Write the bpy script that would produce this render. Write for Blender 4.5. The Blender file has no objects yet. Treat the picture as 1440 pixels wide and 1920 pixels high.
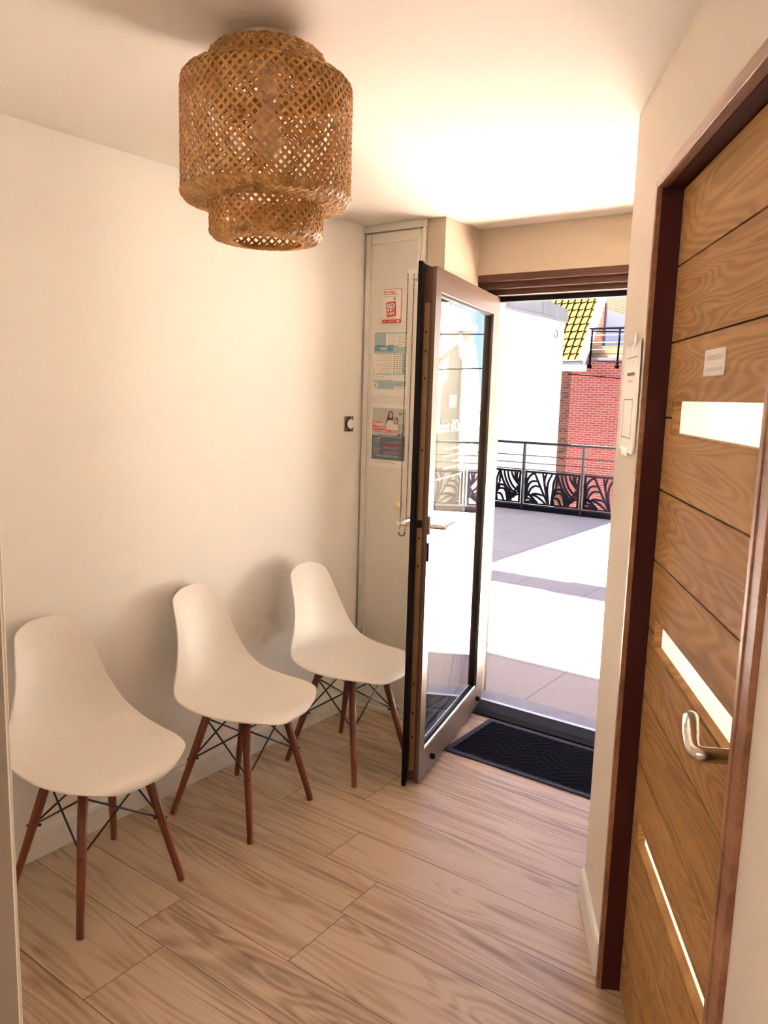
import bpy, bmesh, math, random
from mathutils import Vector, Matrix
random.seed(7)
C = bpy.context.scene.collection
scene = bpy.context.scene
PI = math.pi

# ------------------------------------------------------------------ camera, sky, sun, lights, exposure
cam_data = bpy.data.cameras.new('camera')
cam = bpy.data.objects.new('camera', cam_data); C.objects.link(cam)
cam_data.sensor_fit = 'VERTICAL'; cam_data.sensor_height = 24.0
cam_data.lens = 24.0 * 1467.0 / 1920.0
cam_data.clip_start = 0.02; cam_data.clip_end = 300
Rm = Matrix(((0.80811916, -0.1100385, 0.57864925),
             (0.58833564, 0.10348558, -0.80196752),
             (0.02836545, 0.9885253, 0.14836825)))
cam.matrix_world = Matrix.Translation((0, 0, 1.56)) @ Rm.to_4x4()
scene.camera = cam

scene.view_settings.view_transform = 'Standard'
scene.view_settings.look = 'None'
scene.view_settings.gamma = 1.0
scene.view_settings.use_curve_mapping = False
scene.view_settings.exposure = 2.0

world = bpy.data.worlds.new('sky'); scene.world = world
world.use_nodes = True
wn = world.node_tree.nodes; wl = world.node_tree.links
wn.clear()
wo = wn.new('ShaderNodeOutputWorld'); bg = wn.new('ShaderNodeBackground')
tc = wn.new('ShaderNodeTexCoord'); sp = wn.new('ShaderNodeSeparateXYZ'); cr = wn.new('ShaderNodeValToRGB')
cr.color_ramp.elements[0].position = 0.04; cr.color_ramp.elements[0].color = (0.46, 0.68, 0.86, 1)
cr.color_ramp.elements[1].position = 0.30; cr.color_ramp.elements[1].color = (0.30, 0.34, 0.55, 1)
wl.new(tc.outputs['Generated'], sp.inputs[0]); wl.new(sp.outputs['Z'], cr.inputs[0])
wl.new(cr.outputs[0], bg.inputs[0]); bg.inputs[1].default_value = 0.65
wl.new(bg.outputs[0], wo.inputs[0])

SUN_TAN = 1.35
sd = bpy.data.lights.new('sun', 'SUN'); sd.energy = 105.0; sd.color = (1.0, 0.95, 0.84); sd.angle = math.radians(0.6)
so = bpy.data.objects.new('sun', sd); C.objects.link(so)
sdir = Vector((1.0, 0.03, -SUN_TAN)).normalized()
so.rotation_euler = sdir.to_track_quat('-Z', 'Y').to_euler(); so.location = (-10, 0, 20)

def area(name, loc, target, sx, sy, power, color):
    d = bpy.data.lights.new(name, 'AREA'); d.shape = 'RECTANGLE'; d.size = sx; d.size_y = sy
    d.energy = power; d.color = color
    o = bpy.data.objects.new(name, d); C.objects.link(o); o.location = loc
    o.rotation_euler = (Vector(target) - Vector(loc)).to_track_quat('-Z', 'Y').to_euler()
    return o
# fill light added behind the camera, in place of the adjoining room's daylight
area('fill_light', (-0.4, -2.6, 2.2), (-0.9, 1.6, 0.9), 1.8, 1.2, 18, (1.0, 0.92, 0.83))

# ------------------------------------------------------------------ mesh helpers
def box(bm, x0, x1, y0, y1, z0, z1):
    v = [bm.verts.new(p) for p in ((x0,y0,z0),(x1,y0,z0),(x1,y1,z0),(x0,y1,z0),(x0,y0,z1),(x1,y0,z1),(x1,y1,z1),(x0,y1,z1))]
    for f in ((0,3,2,1),(4,5,6,7),(0,1,5,4),(1,2,6,5),(2,3,7,6),(3,0,4,7)):
        bm.faces.new([v[i] for i in f])
    return v

def quad(bm, pts):
    return bm.faces.new([bm.verts.new(p) for p in pts])

def prism(bm, poly, axis, a, b):
    """extrude a 2D polygon between a and b along axis"""
    def P(p, t):
        if axis == 'x': return (t, p[0], p[1])
        if axis == 'y': return (p[0], t, p[1])
        return (p[0], p[1], t)
    A = [bm.verts.new(P(p, a)) for p in poly]; B = [bm.verts.new(P(p, b)) for p in poly]
    bm.faces.new(A); bm.faces.new(B[::-1])
    n = len(poly)
    for i in range(n):
        bm.faces.new((A[i], B[i], B[(i+1) % n], A[(i+1) % n]))

def tube(bm, path, r, seg=12, caps=True, flat=1.0, up=None):
    path = [Vector(p) for p in path]; n = len(path)
    rr = r if isinstance(r, (list, tuple)) else [r]*n
    rings = []; prev = None
    for i, p in enumerate(path):
        t = (path[min(i+1, n-1)] - path[max(i-1, 0)]).normalized()
        if prev is None:
            u = Vector(up) if up else (Vector((0,0,1)) if abs(t.z) < 0.9 else Vector((1,0,0)))
            a = (u - t*u.dot(t)).normalized()
        else:
            a = (prev - t*prev.dot(t)).normalized()
        prev = a; b = t.cross(a)
        rings.append([bm.verts.new(p + (a*math.cos(q)*rr[i] + b*math.sin(q)*rr[i]*flat)) for q in [2*PI*k/seg for k in range(seg)]])
    for i in range(n-1):
        for k in range(seg):
            bm.faces.new((rings[i][k], rings[i][(k+1) % seg], rings[i+1][(k+1) % seg], rings[i+1][k]))
    if caps:
        bm.faces.new(rings[0][::-1]); bm.faces.new(rings[-1])

def lathe(bm, prof, seg=32, cx=0, cy=0, caps=True):
    rings = []
    for r, z in prof:
        rings.append([bm.verts.new((cx + r*math.cos(2*PI*k/seg), cy + r*math.sin(2*PI*k/seg), z)) for k in range(seg)])
    for i in range(len(prof)-1):
        for k in range(seg):
            bm.faces.new((rings[i][k], rings[i][(k+1) % seg], rings[i+1][(k+1) % seg], rings[i+1][k]))
    if caps and prof[0][0] > 1e-4: bm.faces.new(rings[0][::-1])
    if caps and prof[-1][0] > 1e-4: bm.faces.new(rings[-1])

def smooth_path(pts, n=6):
    out = []; P = [Vector(p) for p in pts]
    P = [P[0]*2-P[1]] + P + [P[-1]*2-P[-2]]
    for i in range(1, len(P)-2):
        for k in range(n):
            t = k/n
            out.append(0.5*((2*P[i]) + (-P[i-1]+P[i+1])*t + (2*P[i-1]-5*P[i]+4*P[i+1]-P[i+2])*t*t + (-P[i-1]+3*P[i]-3*P[i+1]+P[i+2])*t*t*t))
    out.append(P[-2]); return out

def obj(name, bm, m, parent=None, smooth=False, bevel=0, recalc=True):
    if recalc: bmesh.ops.recalc_face_normals(bm, faces=bm.faces)
    me = bpy.data.meshes.new(name); bm.to_mesh(me); bm.free()
    o = bpy.data.objects.new(name, me); C.objects.link(o)
    if m: me.materials.append(m)
    if smooth:
        for p in me.polygons: p.use_smooth = True
    if parent: o.parent = parent
    if bevel:
        b = o.modifiers.new('bevel', 'BEVEL'); b.width = bevel; b.segments = 2; b.limit_method = 'ANGLE'
    return o

def thing(name, label, cat, loc=(0,0,0), rotz=0, group=None):
    o = bpy.data.objects.new(name, None); C.objects.link(o); o.empty_display_size = 0.05
    o.location = loc; o.rotation_euler = (0, 0, rotz)
    o['label'] = label; o['category'] = cat
    if group: o['group'] = group
    return o

def tag(o, label, cat, group=None, kind=None):
    o['label'] = label; o['category'] = cat
    if group: o['group'] = group
    if kind: o['kind'] = kind
    return o

def struct(name, bm, m, parent=None, **k):
    o = obj(name, bm, m, parent, **k)
    if parent is None: o['kind'] = 'structure'
    return o

def dup(root, loc, rotz, label=None, group=None):
    r = root.copy(); C.objects.link(r); r.location = loc; r.rotation_euler = (0, 0, rotz)
    if label: r['label'] = label
    if group: r['group'] = group
    for ch in list(root.children):
        c = ch.copy(); C.objects.link(c); c.parent = r
        for g in list(ch.children):
            d = g.copy(); C.objects.link(d); d.parent = c
    return r

def text(name, s, size, m, parent, loc, rot, ext=0.0003, align='LEFT', sx=1.0, bold=0.0):
    cu = bpy.data.curves.new(name, 'FONT'); cu.body = s; cu.size = size; cu.extrude = ext; cu.align_x = align; cu.offset = bold
    cu.resolution_u = 3
    t = bpy.data.objects.new(name + '_curve', cu); C.objects.link(t)
    dg = bpy.context.evaluated_depsgraph_get()
    me = bpy.data.meshes.new_from_object(t.evaluated_get(dg))
    bpy.data.objects.remove(t); bpy.data.curves.remove(cu)
    o = bpy.data.objects.new(name, me); C.objects.link(o); me.materials.clear(); me.materials.append(m)
    o.parent = parent; o.location = loc; o.rotation_euler = rot; o.scale = (sx, 1, 1)
    return o

# ------------------------------------------------------------------ materials
def mat(name, col, rough=0.5, metal=0.0, spec=0.5, coat=0.0, emit=None, estr=0.0, trans=0.0, bump=None, var=None):
    m = bpy.data.materials.new(name); m.use_nodes = True
    nt = m.node_tree; b = nt.nodes['Principled BSDF']
    b.inputs['Base Color'].default_value = (*col, 1); b.inputs['Roughness'].default_value = rough
    b.inputs['Metallic'].default_value = metal; b.inputs['Specular IOR Level'].default_value = spec
    b.inputs['Coat Weight'].default_value = coat; b.inputs['Coat Roughness'].default_value = 0.1
    if emit: b.inputs['Emission Color'].default_value = (*emit, 1); b.inputs['Emission Strength'].default_value = estr
    co = nt.nodes.new('ShaderNodeTexCoord')
    if var:      # (scale, amount)
        n = nt.nodes.new('ShaderNodeTexNoise'); n.inputs['Scale'].default_value = var[0]; n.inputs['Detail'].default_value = 4
        r = nt.nodes.new('ShaderNodeValToRGB')
        a = var[1]
        r.color_ramp.elements[0].position = 0.3; r.color_ramp.elements[0].color = (*[c*(1-a) for c in col], 1)
        r.color_ramp.elements[1].position = 0.7; r.color_ramp.elements[1].color = (*[min(1, c*(1+a)) for c in col], 1)
        nt.links.new(co.outputs['Object'], n.inputs['Vector']); nt.links.new(n.outputs[0], r.inputs[0]); nt.links.new(r.outputs[0], b.inputs['Base Color'])
    if bump:     # (scale, strength)
        n = nt.nodes.new('ShaderNodeTexNoise'); n.inputs['Scale'].default_value = bump[0]; n.inputs['Detail'].default_value = 5
        bp = nt.nodes.new('ShaderNodeBump'); bp.inputs['Strength'].default_value = bump[1]; bp.inputs['Distance'].default_value = 0.002
        nt.links.new(co.outputs['Object'], n.inputs['Vector']); nt.links.new(n.outputs[0], bp.inputs['Height']); nt.links.new(bp.outputs[0], b.inputs['Normal'])
    return m

def wood(name, dark, mid, light, gscale=(1.0, 5.0, 5.0), rings=26.0, rough=0.45, fine=1.0, spec=0.5, rsc=1.6, dist=0.6, ramp=0.26, streak=0.65, coat=0.0):
    """wood grain running along local X; per-board shift comes from the 'rnd' attribute"""
    m = bpy.data.materials.new(name); m.use_nodes = True
    nt = m.node_tree; N = nt.nodes; Lk = nt.links; b = N['Principled BSDF']
    b.inputs['Roughness'].default_value = rough; b.inputs['Specular IOR Level'].default_value = spec
    b.inputs['Coat Weight'].default_value = coat; b.inputs['Coat Roughness'].default_value = 0.33
    co = N.new('ShaderNodeTexCoord'); at = N.new('ShaderNodeAttribute'); at.attribute_name = 'rnd'
    sc = N.new('ShaderNodeVectorMath'); sc.operation = 'SCALE'; sc.inputs['Scale'].default_value = 37.0
    Lk.new(at.outputs['Vector'], sc.inputs[0])
    ad = N.new('ShaderNodeVectorMath'); ad.operation = 'ADD'
    Lk.new(co.outputs['Object'], ad.inputs[0]); Lk.new(sc.outputs[0], ad.inputs[1])
    mp = N.new('ShaderNodeMapping'); mp.inputs['Scale'].default_value = gscale
    Lk.new(ad.outputs[0], mp.inputs[0])
    n1 = N.new('ShaderNodeTexNoise'); n1.inputs['Scale'].default_value = rsc; n1.inputs['Detail'].default_value = 1.5; n1.inputs['Distortion'].default_value = dist
    n1.inputs['Roughness'].default_value = 0.45
    Lk.new(mp.outputs[0], n1.inputs['Vector'])
    mu = N.new('ShaderNodeMath'); mu.operation = 'MULTIPLY'; mu.inputs[1].default_value = rings*2
    si = N.new('ShaderNodeMath'); si.operation = 'SINE'
    Lk.new(n1.outputs[0], mu.inputs[0]); Lk.new(mu.outputs[0], si.inputs[0])
    mr = N.new('ShaderNodeMapRange'); mr.inputs['From Min'].default_value = -1; mr.inputs['From Max'].default_value = 1
    Lk.new(si.outputs[0], mr.inputs['Value'])
    mp2 = N.new('ShaderNodeMapping'); mp2.inputs['Scale'].default_value = (3.0*fine, 90.0*fine, 90.0*fine)
    Lk.new(ad.outputs[0], mp2.inputs[0])
    n2 = N.new('ShaderNodeTexNoise'); n2.inputs['Scale'].default_value = 1.0; n2.inputs['Detail'].default_value = 4
    Lk.new(mp2.outputs[0], n2.inputs['Vector'])
    mp3 = N.new('ShaderNodeMapping'); mp3.inputs['Scale'].default_value = (0.9, 14.0, 14.0)
    Lk.new(ad.outputs[0], mp3.inputs[0])
    n3 = N.new('ShaderNodeTexNoise'); n3.inputs['Scale'].default_value = 1.0; n3.inputs['Detail'].default_value = 3
    Lk.new(mp3.outputs[0], n3.inputs['Vector'])
    a1 = N.new('ShaderNodeMath'); a1.operation = 'MULTIPLY'; a1.inputs[1].default_value = ramp
    a2 = N.new('ShaderNodeMath'); a2.operation = 'MULTIPLY_ADD'; a2.inputs[1].default_value = 0.55
    a3 = N.new('ShaderNodeMath'); a3.operation = 'MULTIPLY_ADD'; a3.inputs[1].default_value = streak
    Lk.new(mr.outputs[0], a1.inputs[0]); Lk.new(n2.outputs[0], a2.inputs[0]); Lk.new(a1.outputs[0], a2.inputs[2])
    Lk.new(n3.outputs[0], a3.inputs[0]); Lk.new(a2.outputs[0], a3.inputs[2])
    sepa = N.new('ShaderNodeSeparateXYZ'); Lk.new(at.outputs['Vector'], sepa.inputs[0])
    a4 = N.new('ShaderNodeMath'); a4.operation = 'MULTIPLY_ADD'; a4.inputs[1].default_value = 0.16
    Lk.new(sepa.outputs['Y'], a4.inputs[0]); Lk.new(a3.outputs[0], a4.inputs[2])
    r = N.new('ShaderNodeValToRGB'); e = r.color_ramp.elements
    e[0].position = 0.50; e[0].color = (*dark, 1); e[1].position = 1.0; e[1].color = (*light, 1)
    k = e.new(0.75); k.color = (*mid, 1)
    Lk.new(a4.outputs[0], r.inputs[0]); Lk.new(r.outputs[0], b.inputs['Base Color'])
    bp = N.new('ShaderNodeBump'); bp.inputs['Strength'].default_value = 0.25; bp.inputs['Distance'].default_value = 0.001
    Lk.new(n2.outputs[0], bp.inputs['Height']); Lk.new(bp.outputs[0], b.inputs['Normal'])
    return m

def bricks(name, horiz, c1, c2, mortar, bw=0.23, bh=0.068, ms=0.012, bias=0.0):
    m = bpy.data.materials.new(name); m.use_nodes = True
    nt = m.node_tree; N = nt.nodes; Lk = nt.links; b = N['Principled BSDF']; b.inputs['Roughness'].default_value = 0.9
    b.inputs['Specular IOR Level'].default_value = 0.2
    co = N.new('ShaderNodeTexCoord'); s = N.new('ShaderNodeSeparateXYZ'); c = N.new('ShaderNodeCombineXYZ')
    Lk.new(co.outputs['Object'], s.inputs[0]); Lk.new(s.outputs[horiz], c.inputs['X']); Lk.new(s.outputs['Z'], c.inputs['Y'])
    t = N.new('ShaderNodeTexBrick'); t.inputs['Scale'].default_value = 1.0
    t.inputs['Brick Width'].default_value = bw; t.inputs['Row Height'].default_value = bh; t.inputs['Mortar Size'].default_value = ms
    t.inputs['Mortar Smooth'].default_value = 0.2; t.inputs['Bias'].default_value = bias
    t.inputs['Color1'].default_value = (*c1, 1); t.inputs['Color2'].default_value = (*c2, 1); t.inputs['Mortar'].default_value = (*mortar, 1)
    Lk.new(c.outputs[0], t.inputs['Vector']); Lk.new(t.outputs['Color'], b.inputs['Base Color'])
    return m

M = {}
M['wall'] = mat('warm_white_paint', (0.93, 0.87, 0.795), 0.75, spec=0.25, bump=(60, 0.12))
M['ceiling'] = mat('ceiling_paint', (0.78, 0.70, 0.61), 0.8, spec=0.2, bump=(40, 0.08))
M['beige'] = mat('beige_wall', (0.46, 0.37, 0.275), 0.75, spec=0.25, bump=(60, 0.12))  # darker beige base for the pier and the entrance wall
M['wall_r'] = mat('cream_wall', (0.80, 0.70, 0.59), 0.75, spec=0.25, bump=(60, 0.12))  # cream base, a little darker than the left wall
M['base'] = mat('white_satin_trim', (0.86, 0.82, 0.76), 0.4)
M['closet'] = mat('cream_laminate', (0.76, 0.70, 0.60), 0.5, spec=0.3)
M['closet_metal'] = mat('cream_track', (0.78, 0.72, 0.62), 0.35)
M['jamb_white'] = mat('shaded_jamb_paint', (0.42, 0.35, 0.29), 0.6)  # white jamb with its shade put into the base colour
M['edge_light'] = mat('lit_jamb_edge', (0.85, 0.74, 0.60), 0.6)  # edge of the same jamb, coloured lighter where it catches light
M['dark_gap'] = mat('dark_gap', (0.02, 0.012, 0.008), 0.9)
M['bronze'] = mat('brown_aluminium', (0.13, 0.080, 0.055), 0.34, metal=0.45, coat=0.0, spec=0.4)
M['bronze_dark'] = mat('brown_aluminium_profile', (0.085, 0.03, 0.018), 0.4, metal=0.2, spec=0.4)
M['lockplate'] = mat('lock_plate_steel', (0.28, 0.17, 0.08), 0.45, metal=0.7)
M['gasket'] = mat('black_rubber', (0.008, 0.007, 0.008), 0.7, spec=0.2)
M['steel'] = mat('brushed_steel', (0.62, 0.56, 0.50), 0.22, metal=1.0)
M['alu'] = mat('mill_aluminium', (0.8, 0.8, 0.82), 0.35, metal=0.6)
M['plastic'] = mat('white_plastic_shell', (0.86, 0.79, 0.70), 0.38, spec=0.5)
M['chrod'] = mat('black_steel_rod', (0.012, 0.014, 0.02), 0.4, spec=0.6)
M['mat_rubber'] = mat('doormat_rim', (0.012, 0.010, 0.028), 0.5, spec=0.3, bump=(200, 0.2))
M['mat_pile'] = mat('doormat_pile', (0.003, 0.0025, 0.007), 0.9, spec=0.08)
M['sill'] = mat('blue_stone_sill', (0.27, 0.28, 0.34), 0.5, var=(8, 0.1))
M['rail'] = mat('anthracite_paint', (0.006, 0.005, 0.010), 0.7, spec=0.08)
M['railtop'] = mat('handrail_grey', (0.010, 0.011, 0.013), 0.7, spec=0.1)
M['soot'] = mat('matt_black_iron', (0.0015, 0.0015, 0.002), 0.9, spec=0.0)
M['wire'] = mat('steel_bar', (0.02, 0.019, 0.023), 0.6, spec=0.2)
M['render'] = mat('white_render', (0.55, 0.545, 0.54), 0.9, spec=0.1, var=(2.5, 0.03))
M['zinc'] = mat('zinc_sheet', (0.13, 0.13, 0.155), 0.7, spec=0.1, var=(3, 0.1))
M['facade'] = mat('facade_low_bounce', (0.16, 0.13, 0.11), 0.9)
M['white_trim'] = mat('white_pvc_trim', (0.45, 0.45, 0.50), 0.5)
M['shutter'] = mat('lilac_shutter', (0.22, 0.22, 0.29), 0.5)
M['rooftile'] = mat('clay_tile', (0.024, 0.0150, 0.0022), 0.9, spec=0.03, var=(4, 0.12))
M['planks'] = mat('stacked_timber', (0.2, 0.125, 0.05), 0.7, var=(6, 0.2))
M['cream_house'] = mat('cream_render', (0.32, 0.30, 0.255), 0.9, spec=0.1, var=(1.2, 0.05))
M['grey_slate'] = mat('grey_slate_roof', (0.33, 0.34, 0.40), 0.8)
M['dark_glass'] = mat('dark_window_glass', (0.05, 0.055, 0.06), 0.1)
M['ground'] = mat('asphalt', (0.05, 0.05, 0.05), 0.9, var=(1, 0.1))
M['paper'] = mat('paper_white', (0.86, 0.78, 0.68), 0.6)
M['paper2'] = mat('taped_paper', (0.74, 0.64, 0.53), 0.35, spec=0.5)
M['tape'] = mat('clear_tape', (0.86, 0.76, 0.62), 0.25)
M['ink'] = mat('print_black', (0.06, 0.05, 0.05), 0.6)
M['ink_grey'] = mat('print_grey', (0.38, 0.34, 0.31), 0.6)
M['ink_light'] = mat('print_light', (0.70, 0.66, 0.60), 0.6)
M['ink_red'] = mat('print_red', (0.55, 0.03, 0.03), 0.5)
M['ink_rose'] = mat('print_rose', (0.62, 0.10, 0.13), 0.5)
M['ink_teal'] = mat('print_teal', (0.42, 0.55, 0.53), 0.5)
M['ink_blue'] = mat('print_blue', (0.12, 0.30, 0.40), 0.5)
M['ink_slate'] = mat('print_slate', (0.10, 0.13, 0.155), 0.5)
M['ink_photo'] = mat('print_photo_grey', (0.50, 0.47, 0.42), 0.5)
M['ink_skin'] = mat('print_skin', (0.55, 0.30, 0.20), 0.5)
M['ink_hair'] = mat('print_hair', (0.05, 0.02, 0.015), 0.5)
M['ink_hair2'] = mat('print_hair_brown', (0.20, 0.09, 0.045), 0.5)
M['ink_green'] = mat('print_green', (0.30, 0.48, 0.10), 0.5)
M['ink_yellow'] = mat('print_yellow', (0.75, 0.48, 0.08), 0.5)
M['ink_orange'] = mat('print_orange', (0.75, 0.35, 0.15), 0.5)
M['knobwood'] = mat('pale_wood_knob', (0.75, 0.55, 0.27), 0.35)
M['bead'] = mat('bronze_beads', (0.07, 0.03, 0.015), 0.4, metal=0.5)
M['chrome'] = mat('chrome_socket', (0.55, 0.50, 0.45), 0.25, metal=0.9)
M['canopy'] = mat('lamp_canopy_white', (0.72, 0.60, 0.44), 0.45)
M['frost'] = mat('frosted_lettering', (0.88, 0.88, 0.86), 0.5)
M['leafy'] = mat('ivy_leaves', (0.22, 0.24, 0.05), 0.7, var=(9, 0.4))
M['bark'] = mat('bark_grey', (0.25, 0.2, 0.16), 0.9)
M['leg'] = wood('reddish_beech', (0.15, 0.038, 0.015), (0.23, 0.062, 0.024), (0.30, 0.095, 0.038), gscale=(1, 6, 6), rings=6, rough=0.4)
M['oak'] = wood('oak_veneer', (0.25, 0.118, 0.038), (0.35, 0.175, 0.060), (0.43, 0.235, 0.088), gscale=(0.8, 0.8, 5.5), rings=64, spec=0.10, rough=0.55, rsc=1.5)
M['casing'] = wood('brown_casing_wood', (0.19, 0.07, 0.030), (0.29, 0.12, 0.053), (0.37, 0.175, 0.085), gscale=(1, 6, 6), rings=5, rough=0.4)
M['floor'] = wood('plank_floor', (0.14, 0.070, 0.032), (0.36, 0.22, 0.122), (0.54, 0.38, 0.245), gscale=(0.45, 4.2, 1.0), rings=30, rough=0.40, rsc=1.5, fine=1.0, spec=0.8, dist=1.2, ramp=0.21, streak=0.85, coat=0.7)

# glass: thin pane, see-through with mirror-like reflection that grows towards grazing view
def pane_glass(name, ior=1.9, tint=(0.95, 0.97, 0.95)):
    m = bpy.data.materials.new(name); m.use_nodes = True
    nt = m.node_tree; N = nt.nodes; Lk = nt.links; N.clear()
    out = N.new('ShaderNodeOutputMaterial'); mx = N.new('ShaderNodeMixShader'); tr = N.new('ShaderNodeBsdfTransparent'); gl = N.new('ShaderNodeBsdfGlossy')
    lw = N.new('ShaderNodeLayerWeight'); lw.inputs['Blend'].default_value = 0.5; fr = N.new('ShaderNodeMath'); fr.operation = 'POWER'; fr.inputs[1].default_value = ior; Lk.new(lw.outputs['Facing'], fr.inputs[0])
    tr.inputs[0].default_value = (*tint, 1); gl.inputs['Roughness'].default_value = 0.0; gl.inputs[0].default_value = (1, 1, 1, 1)
    Lk.new(fr.outputs[0], mx.inputs[0]); Lk.new(tr.outputs[0], mx.inputs[1]); Lk.new(gl.outputs[0], mx.inputs[2]); Lk.new(mx.outputs[0], out.inputs[0])
    return m
M['glass'] = pane_glass('double_glazing', 2.0)
M['opal'] = mat('opal_glass_lit', (0.9, 0.86, 0.75), 0.12, spec=0.8, emit=(1.0, 0.87, 0.66), estr=0.24)  # emission stands in for light from the room behind the panes

# bamboo strips let some light through
def bamboo():
    m = bpy.data.materials.new('woven_bamboo'); m.use_nodes = True
    nt = m.node_tree; N = nt.nodes; Lk = nt.links; b = N['Principled BSDF']; out = N['Material Output']
    co = N.new('ShaderNodeTexCoord'); n = N.new('ShaderNodeTexNoise'); n.inputs['Scale'].default_value = 30; n.inputs['Detail'].default_value = 4
    r = N.new('ShaderNodeValToRGB'); r.color_ramp.elements[0].color = (0.47, 0.225, 0.055, 1); r.color_ramp.elements[1].color = (0.71, 0.42, 0.145, 1)
    r.color_ramp.elements[0].position = 0.3; r.color_ramp.elements[1].position = 0.7
    Lk.new(co.outputs['Object'], n.inputs['Vector']); Lk.new(n.outputs[0], r.inputs[0]); Lk.new(r.outputs[0], b.inputs['Base Color'])
    b.inputs['Roughness'].default_value = 0.5
    t = N.new('ShaderNodeBsdfTranslucent'); mx = N.new('ShaderNodeMixShader'); mx.inputs[0].default_value = 0.3
    t.inputs[0].default_value = (0.78, 0.38, 0.09, 1)
    Lk.new(b.outputs[0], mx.inputs[1]); Lk.new(t.outputs[0], mx.inputs[2]); Lk.new(mx.outputs[0], out.inputs[0])
    return m
M['bamboo'] = bamboo()

M['brick_pink'] = bricks('red_brick', 'X', (0.17, 0.030, 0.027), (0.21, 0.048, 0.042), (0.25, 0.13, 0.115))
M['brick_brown'] = bricks('dark_brown_brick', 'X', (0.06, 0.017, 0.012), (0.13, 0.04, 0.025), (0.12, 0.07, 0.055), bw=0.21, bh=0.075, ms=0.014)  # darker, browner brick for the strip left of the annex
M['brick_gable'] = bricks('orange_brick', 'Y', (0.34, 0.12, 0.055), (0.42, 0.17, 0.085), (0.50, 0.33, 0.22))

def terrace_mat():
    m = bpy.data.materials.new('terrace_pavers'); m.use_nodes = True
    nt = m.node_tree; N = nt.nodes; Lk = nt.links; b = N['Principled BSDF']; b.inputs['Roughness'].default_value = 0.7
    b.inputs['Specular IOR Level'].default_value = 0.3
    co = N.new('ShaderNodeTexCoord'); mp = N.new('ShaderNodeMapping'); mp.inputs['Location'].default_value = (1.68+6.1, -3.62+0.61*10, 0)
    t = N.new('ShaderNodeTexBrick'); t.offset = 0.0; t.inputs['Scale'].default_value = 1.0
    t.inputs['Brick Width'].default_value = 0.61; t.inputs['Row Height'].default_value = 0.605; t.inputs['Mortar Size'].default_value = 0.003
    t.inputs['Mortar Smooth'].default_value = 0.0
    t.inputs['Color1'].default_value = (0.42, 0.38, 0.38, 1); t.inputs['Color2'].default_value = (0.46, 0.415, 0.40, 1); t.inputs['Mortar'].default_value = (0.2, 0.18, 0.18, 1)
    n = N.new('ShaderNodeTexNoise'); n.inputs['Scale'].default_value = 120; n.inputs['Detail'].default_value = 3
    mr = N.new('ShaderNodeMapRange'); mr.inputs['To Min'].default_value = 0.82; mr.inputs['To Max'].default_value = 1.12
    mul = N.new('ShaderNodeVectorMath'); mul.operation = 'SCALE'
    Lk.new(co.outputs['Object'], mp.inputs[0]); Lk.new(mp.outputs[0], t.inputs['Vector']); Lk.new(co.outputs['Object'], n.inputs['Vector'])
    Lk.new(n.outputs[0], mr.inputs['Value']); Lk.new(t.outputs['Color'], mul.inputs[0]); Lk.new(mr.outputs[0], mul.inputs['Scale']); Lk.new(mul.outputs[0], b.inputs['Base Color'])
    return m
M['terrace'] = terrace_mat()

# ------------------------------------------------------------------ room shell
ZC = 2.33
XL = -2.325
CW = Vector((-0.788, 2.228)); Q = Vector((0.483, -0.8756)); RW = math.atan2(-0.8756, 0.483)   # wall with the oak door
INW = Vector((0.8756, 0.483))                                                                 # into that wall

# plank floor: rows along X, boards of mixed width
bm = bmesh.new(); lay = bm.loops.layers.float_color.new('rnd')
def board(x0, x1, y0, y1, z, g=0.0009):
    f = quad(bm, ((x0+g, y0+g, z), (x1-g, y0+g, z), (x1-g, y1-g, z), (x0+g, y1-g, z)))
    c = (random.random(), random.random(), 0.0, 1)
    for l in f.loops: l[lay] = c
rows = [-3.1]
while rows[-1] < 0.6: rows.append(rows[-1] + random.choice((0.252, 0.173, 0.19)))
rows = [r for r in rows if r < 0.62] + [0.776, 1.028, 1.282, 1.453, 1.704, 1.895, 2.086, 2.28, 2.53, 2.70, 2.95, 3.14, 3.31]
known = {1.282: -1.775, 1.453: -1.333, 1.895: -1.572, 1.028: -2.9, 1.704: -2.6, 0.776: -1.0}
for y0, y1 in zip(rows[:-1], rows[1:]):
    x = known.get(y0, -2.4 - random.random()*1.1)
    while x > -2.4: x -= 1.25
    while x < 1.6:
        board(max(x, -2.4), min(x+1.25, 1.6), y0, y1, 0.0); x += 1.25
floor = struct('floor', bm, M['floor'], recalc=False)
bm = bmesh.new(); box(bm, -2.4, 1.6, -3.1, 3.31, -0.2, -0.0008); struct('floor_joint', bm, M['dark_gap'])

bm = bmesh.new(); box(bm, -2.5, 2.0, -3.2, 3.31, ZC, ZC+0.25); struct('ceiling', bm, M['ceiling'])
bm = bmesh.new(); box(bm, XL-0.15, XL, -3.2, 3.31, -0.1, ZC); struct('wall_left', bm, M['wall'])
bm = bmesh.new(); box(bm, -2.5, 1.75, -3.25, -3.1, -0.1, ZC); struct('wall_back', bm, M['wall'])
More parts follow.
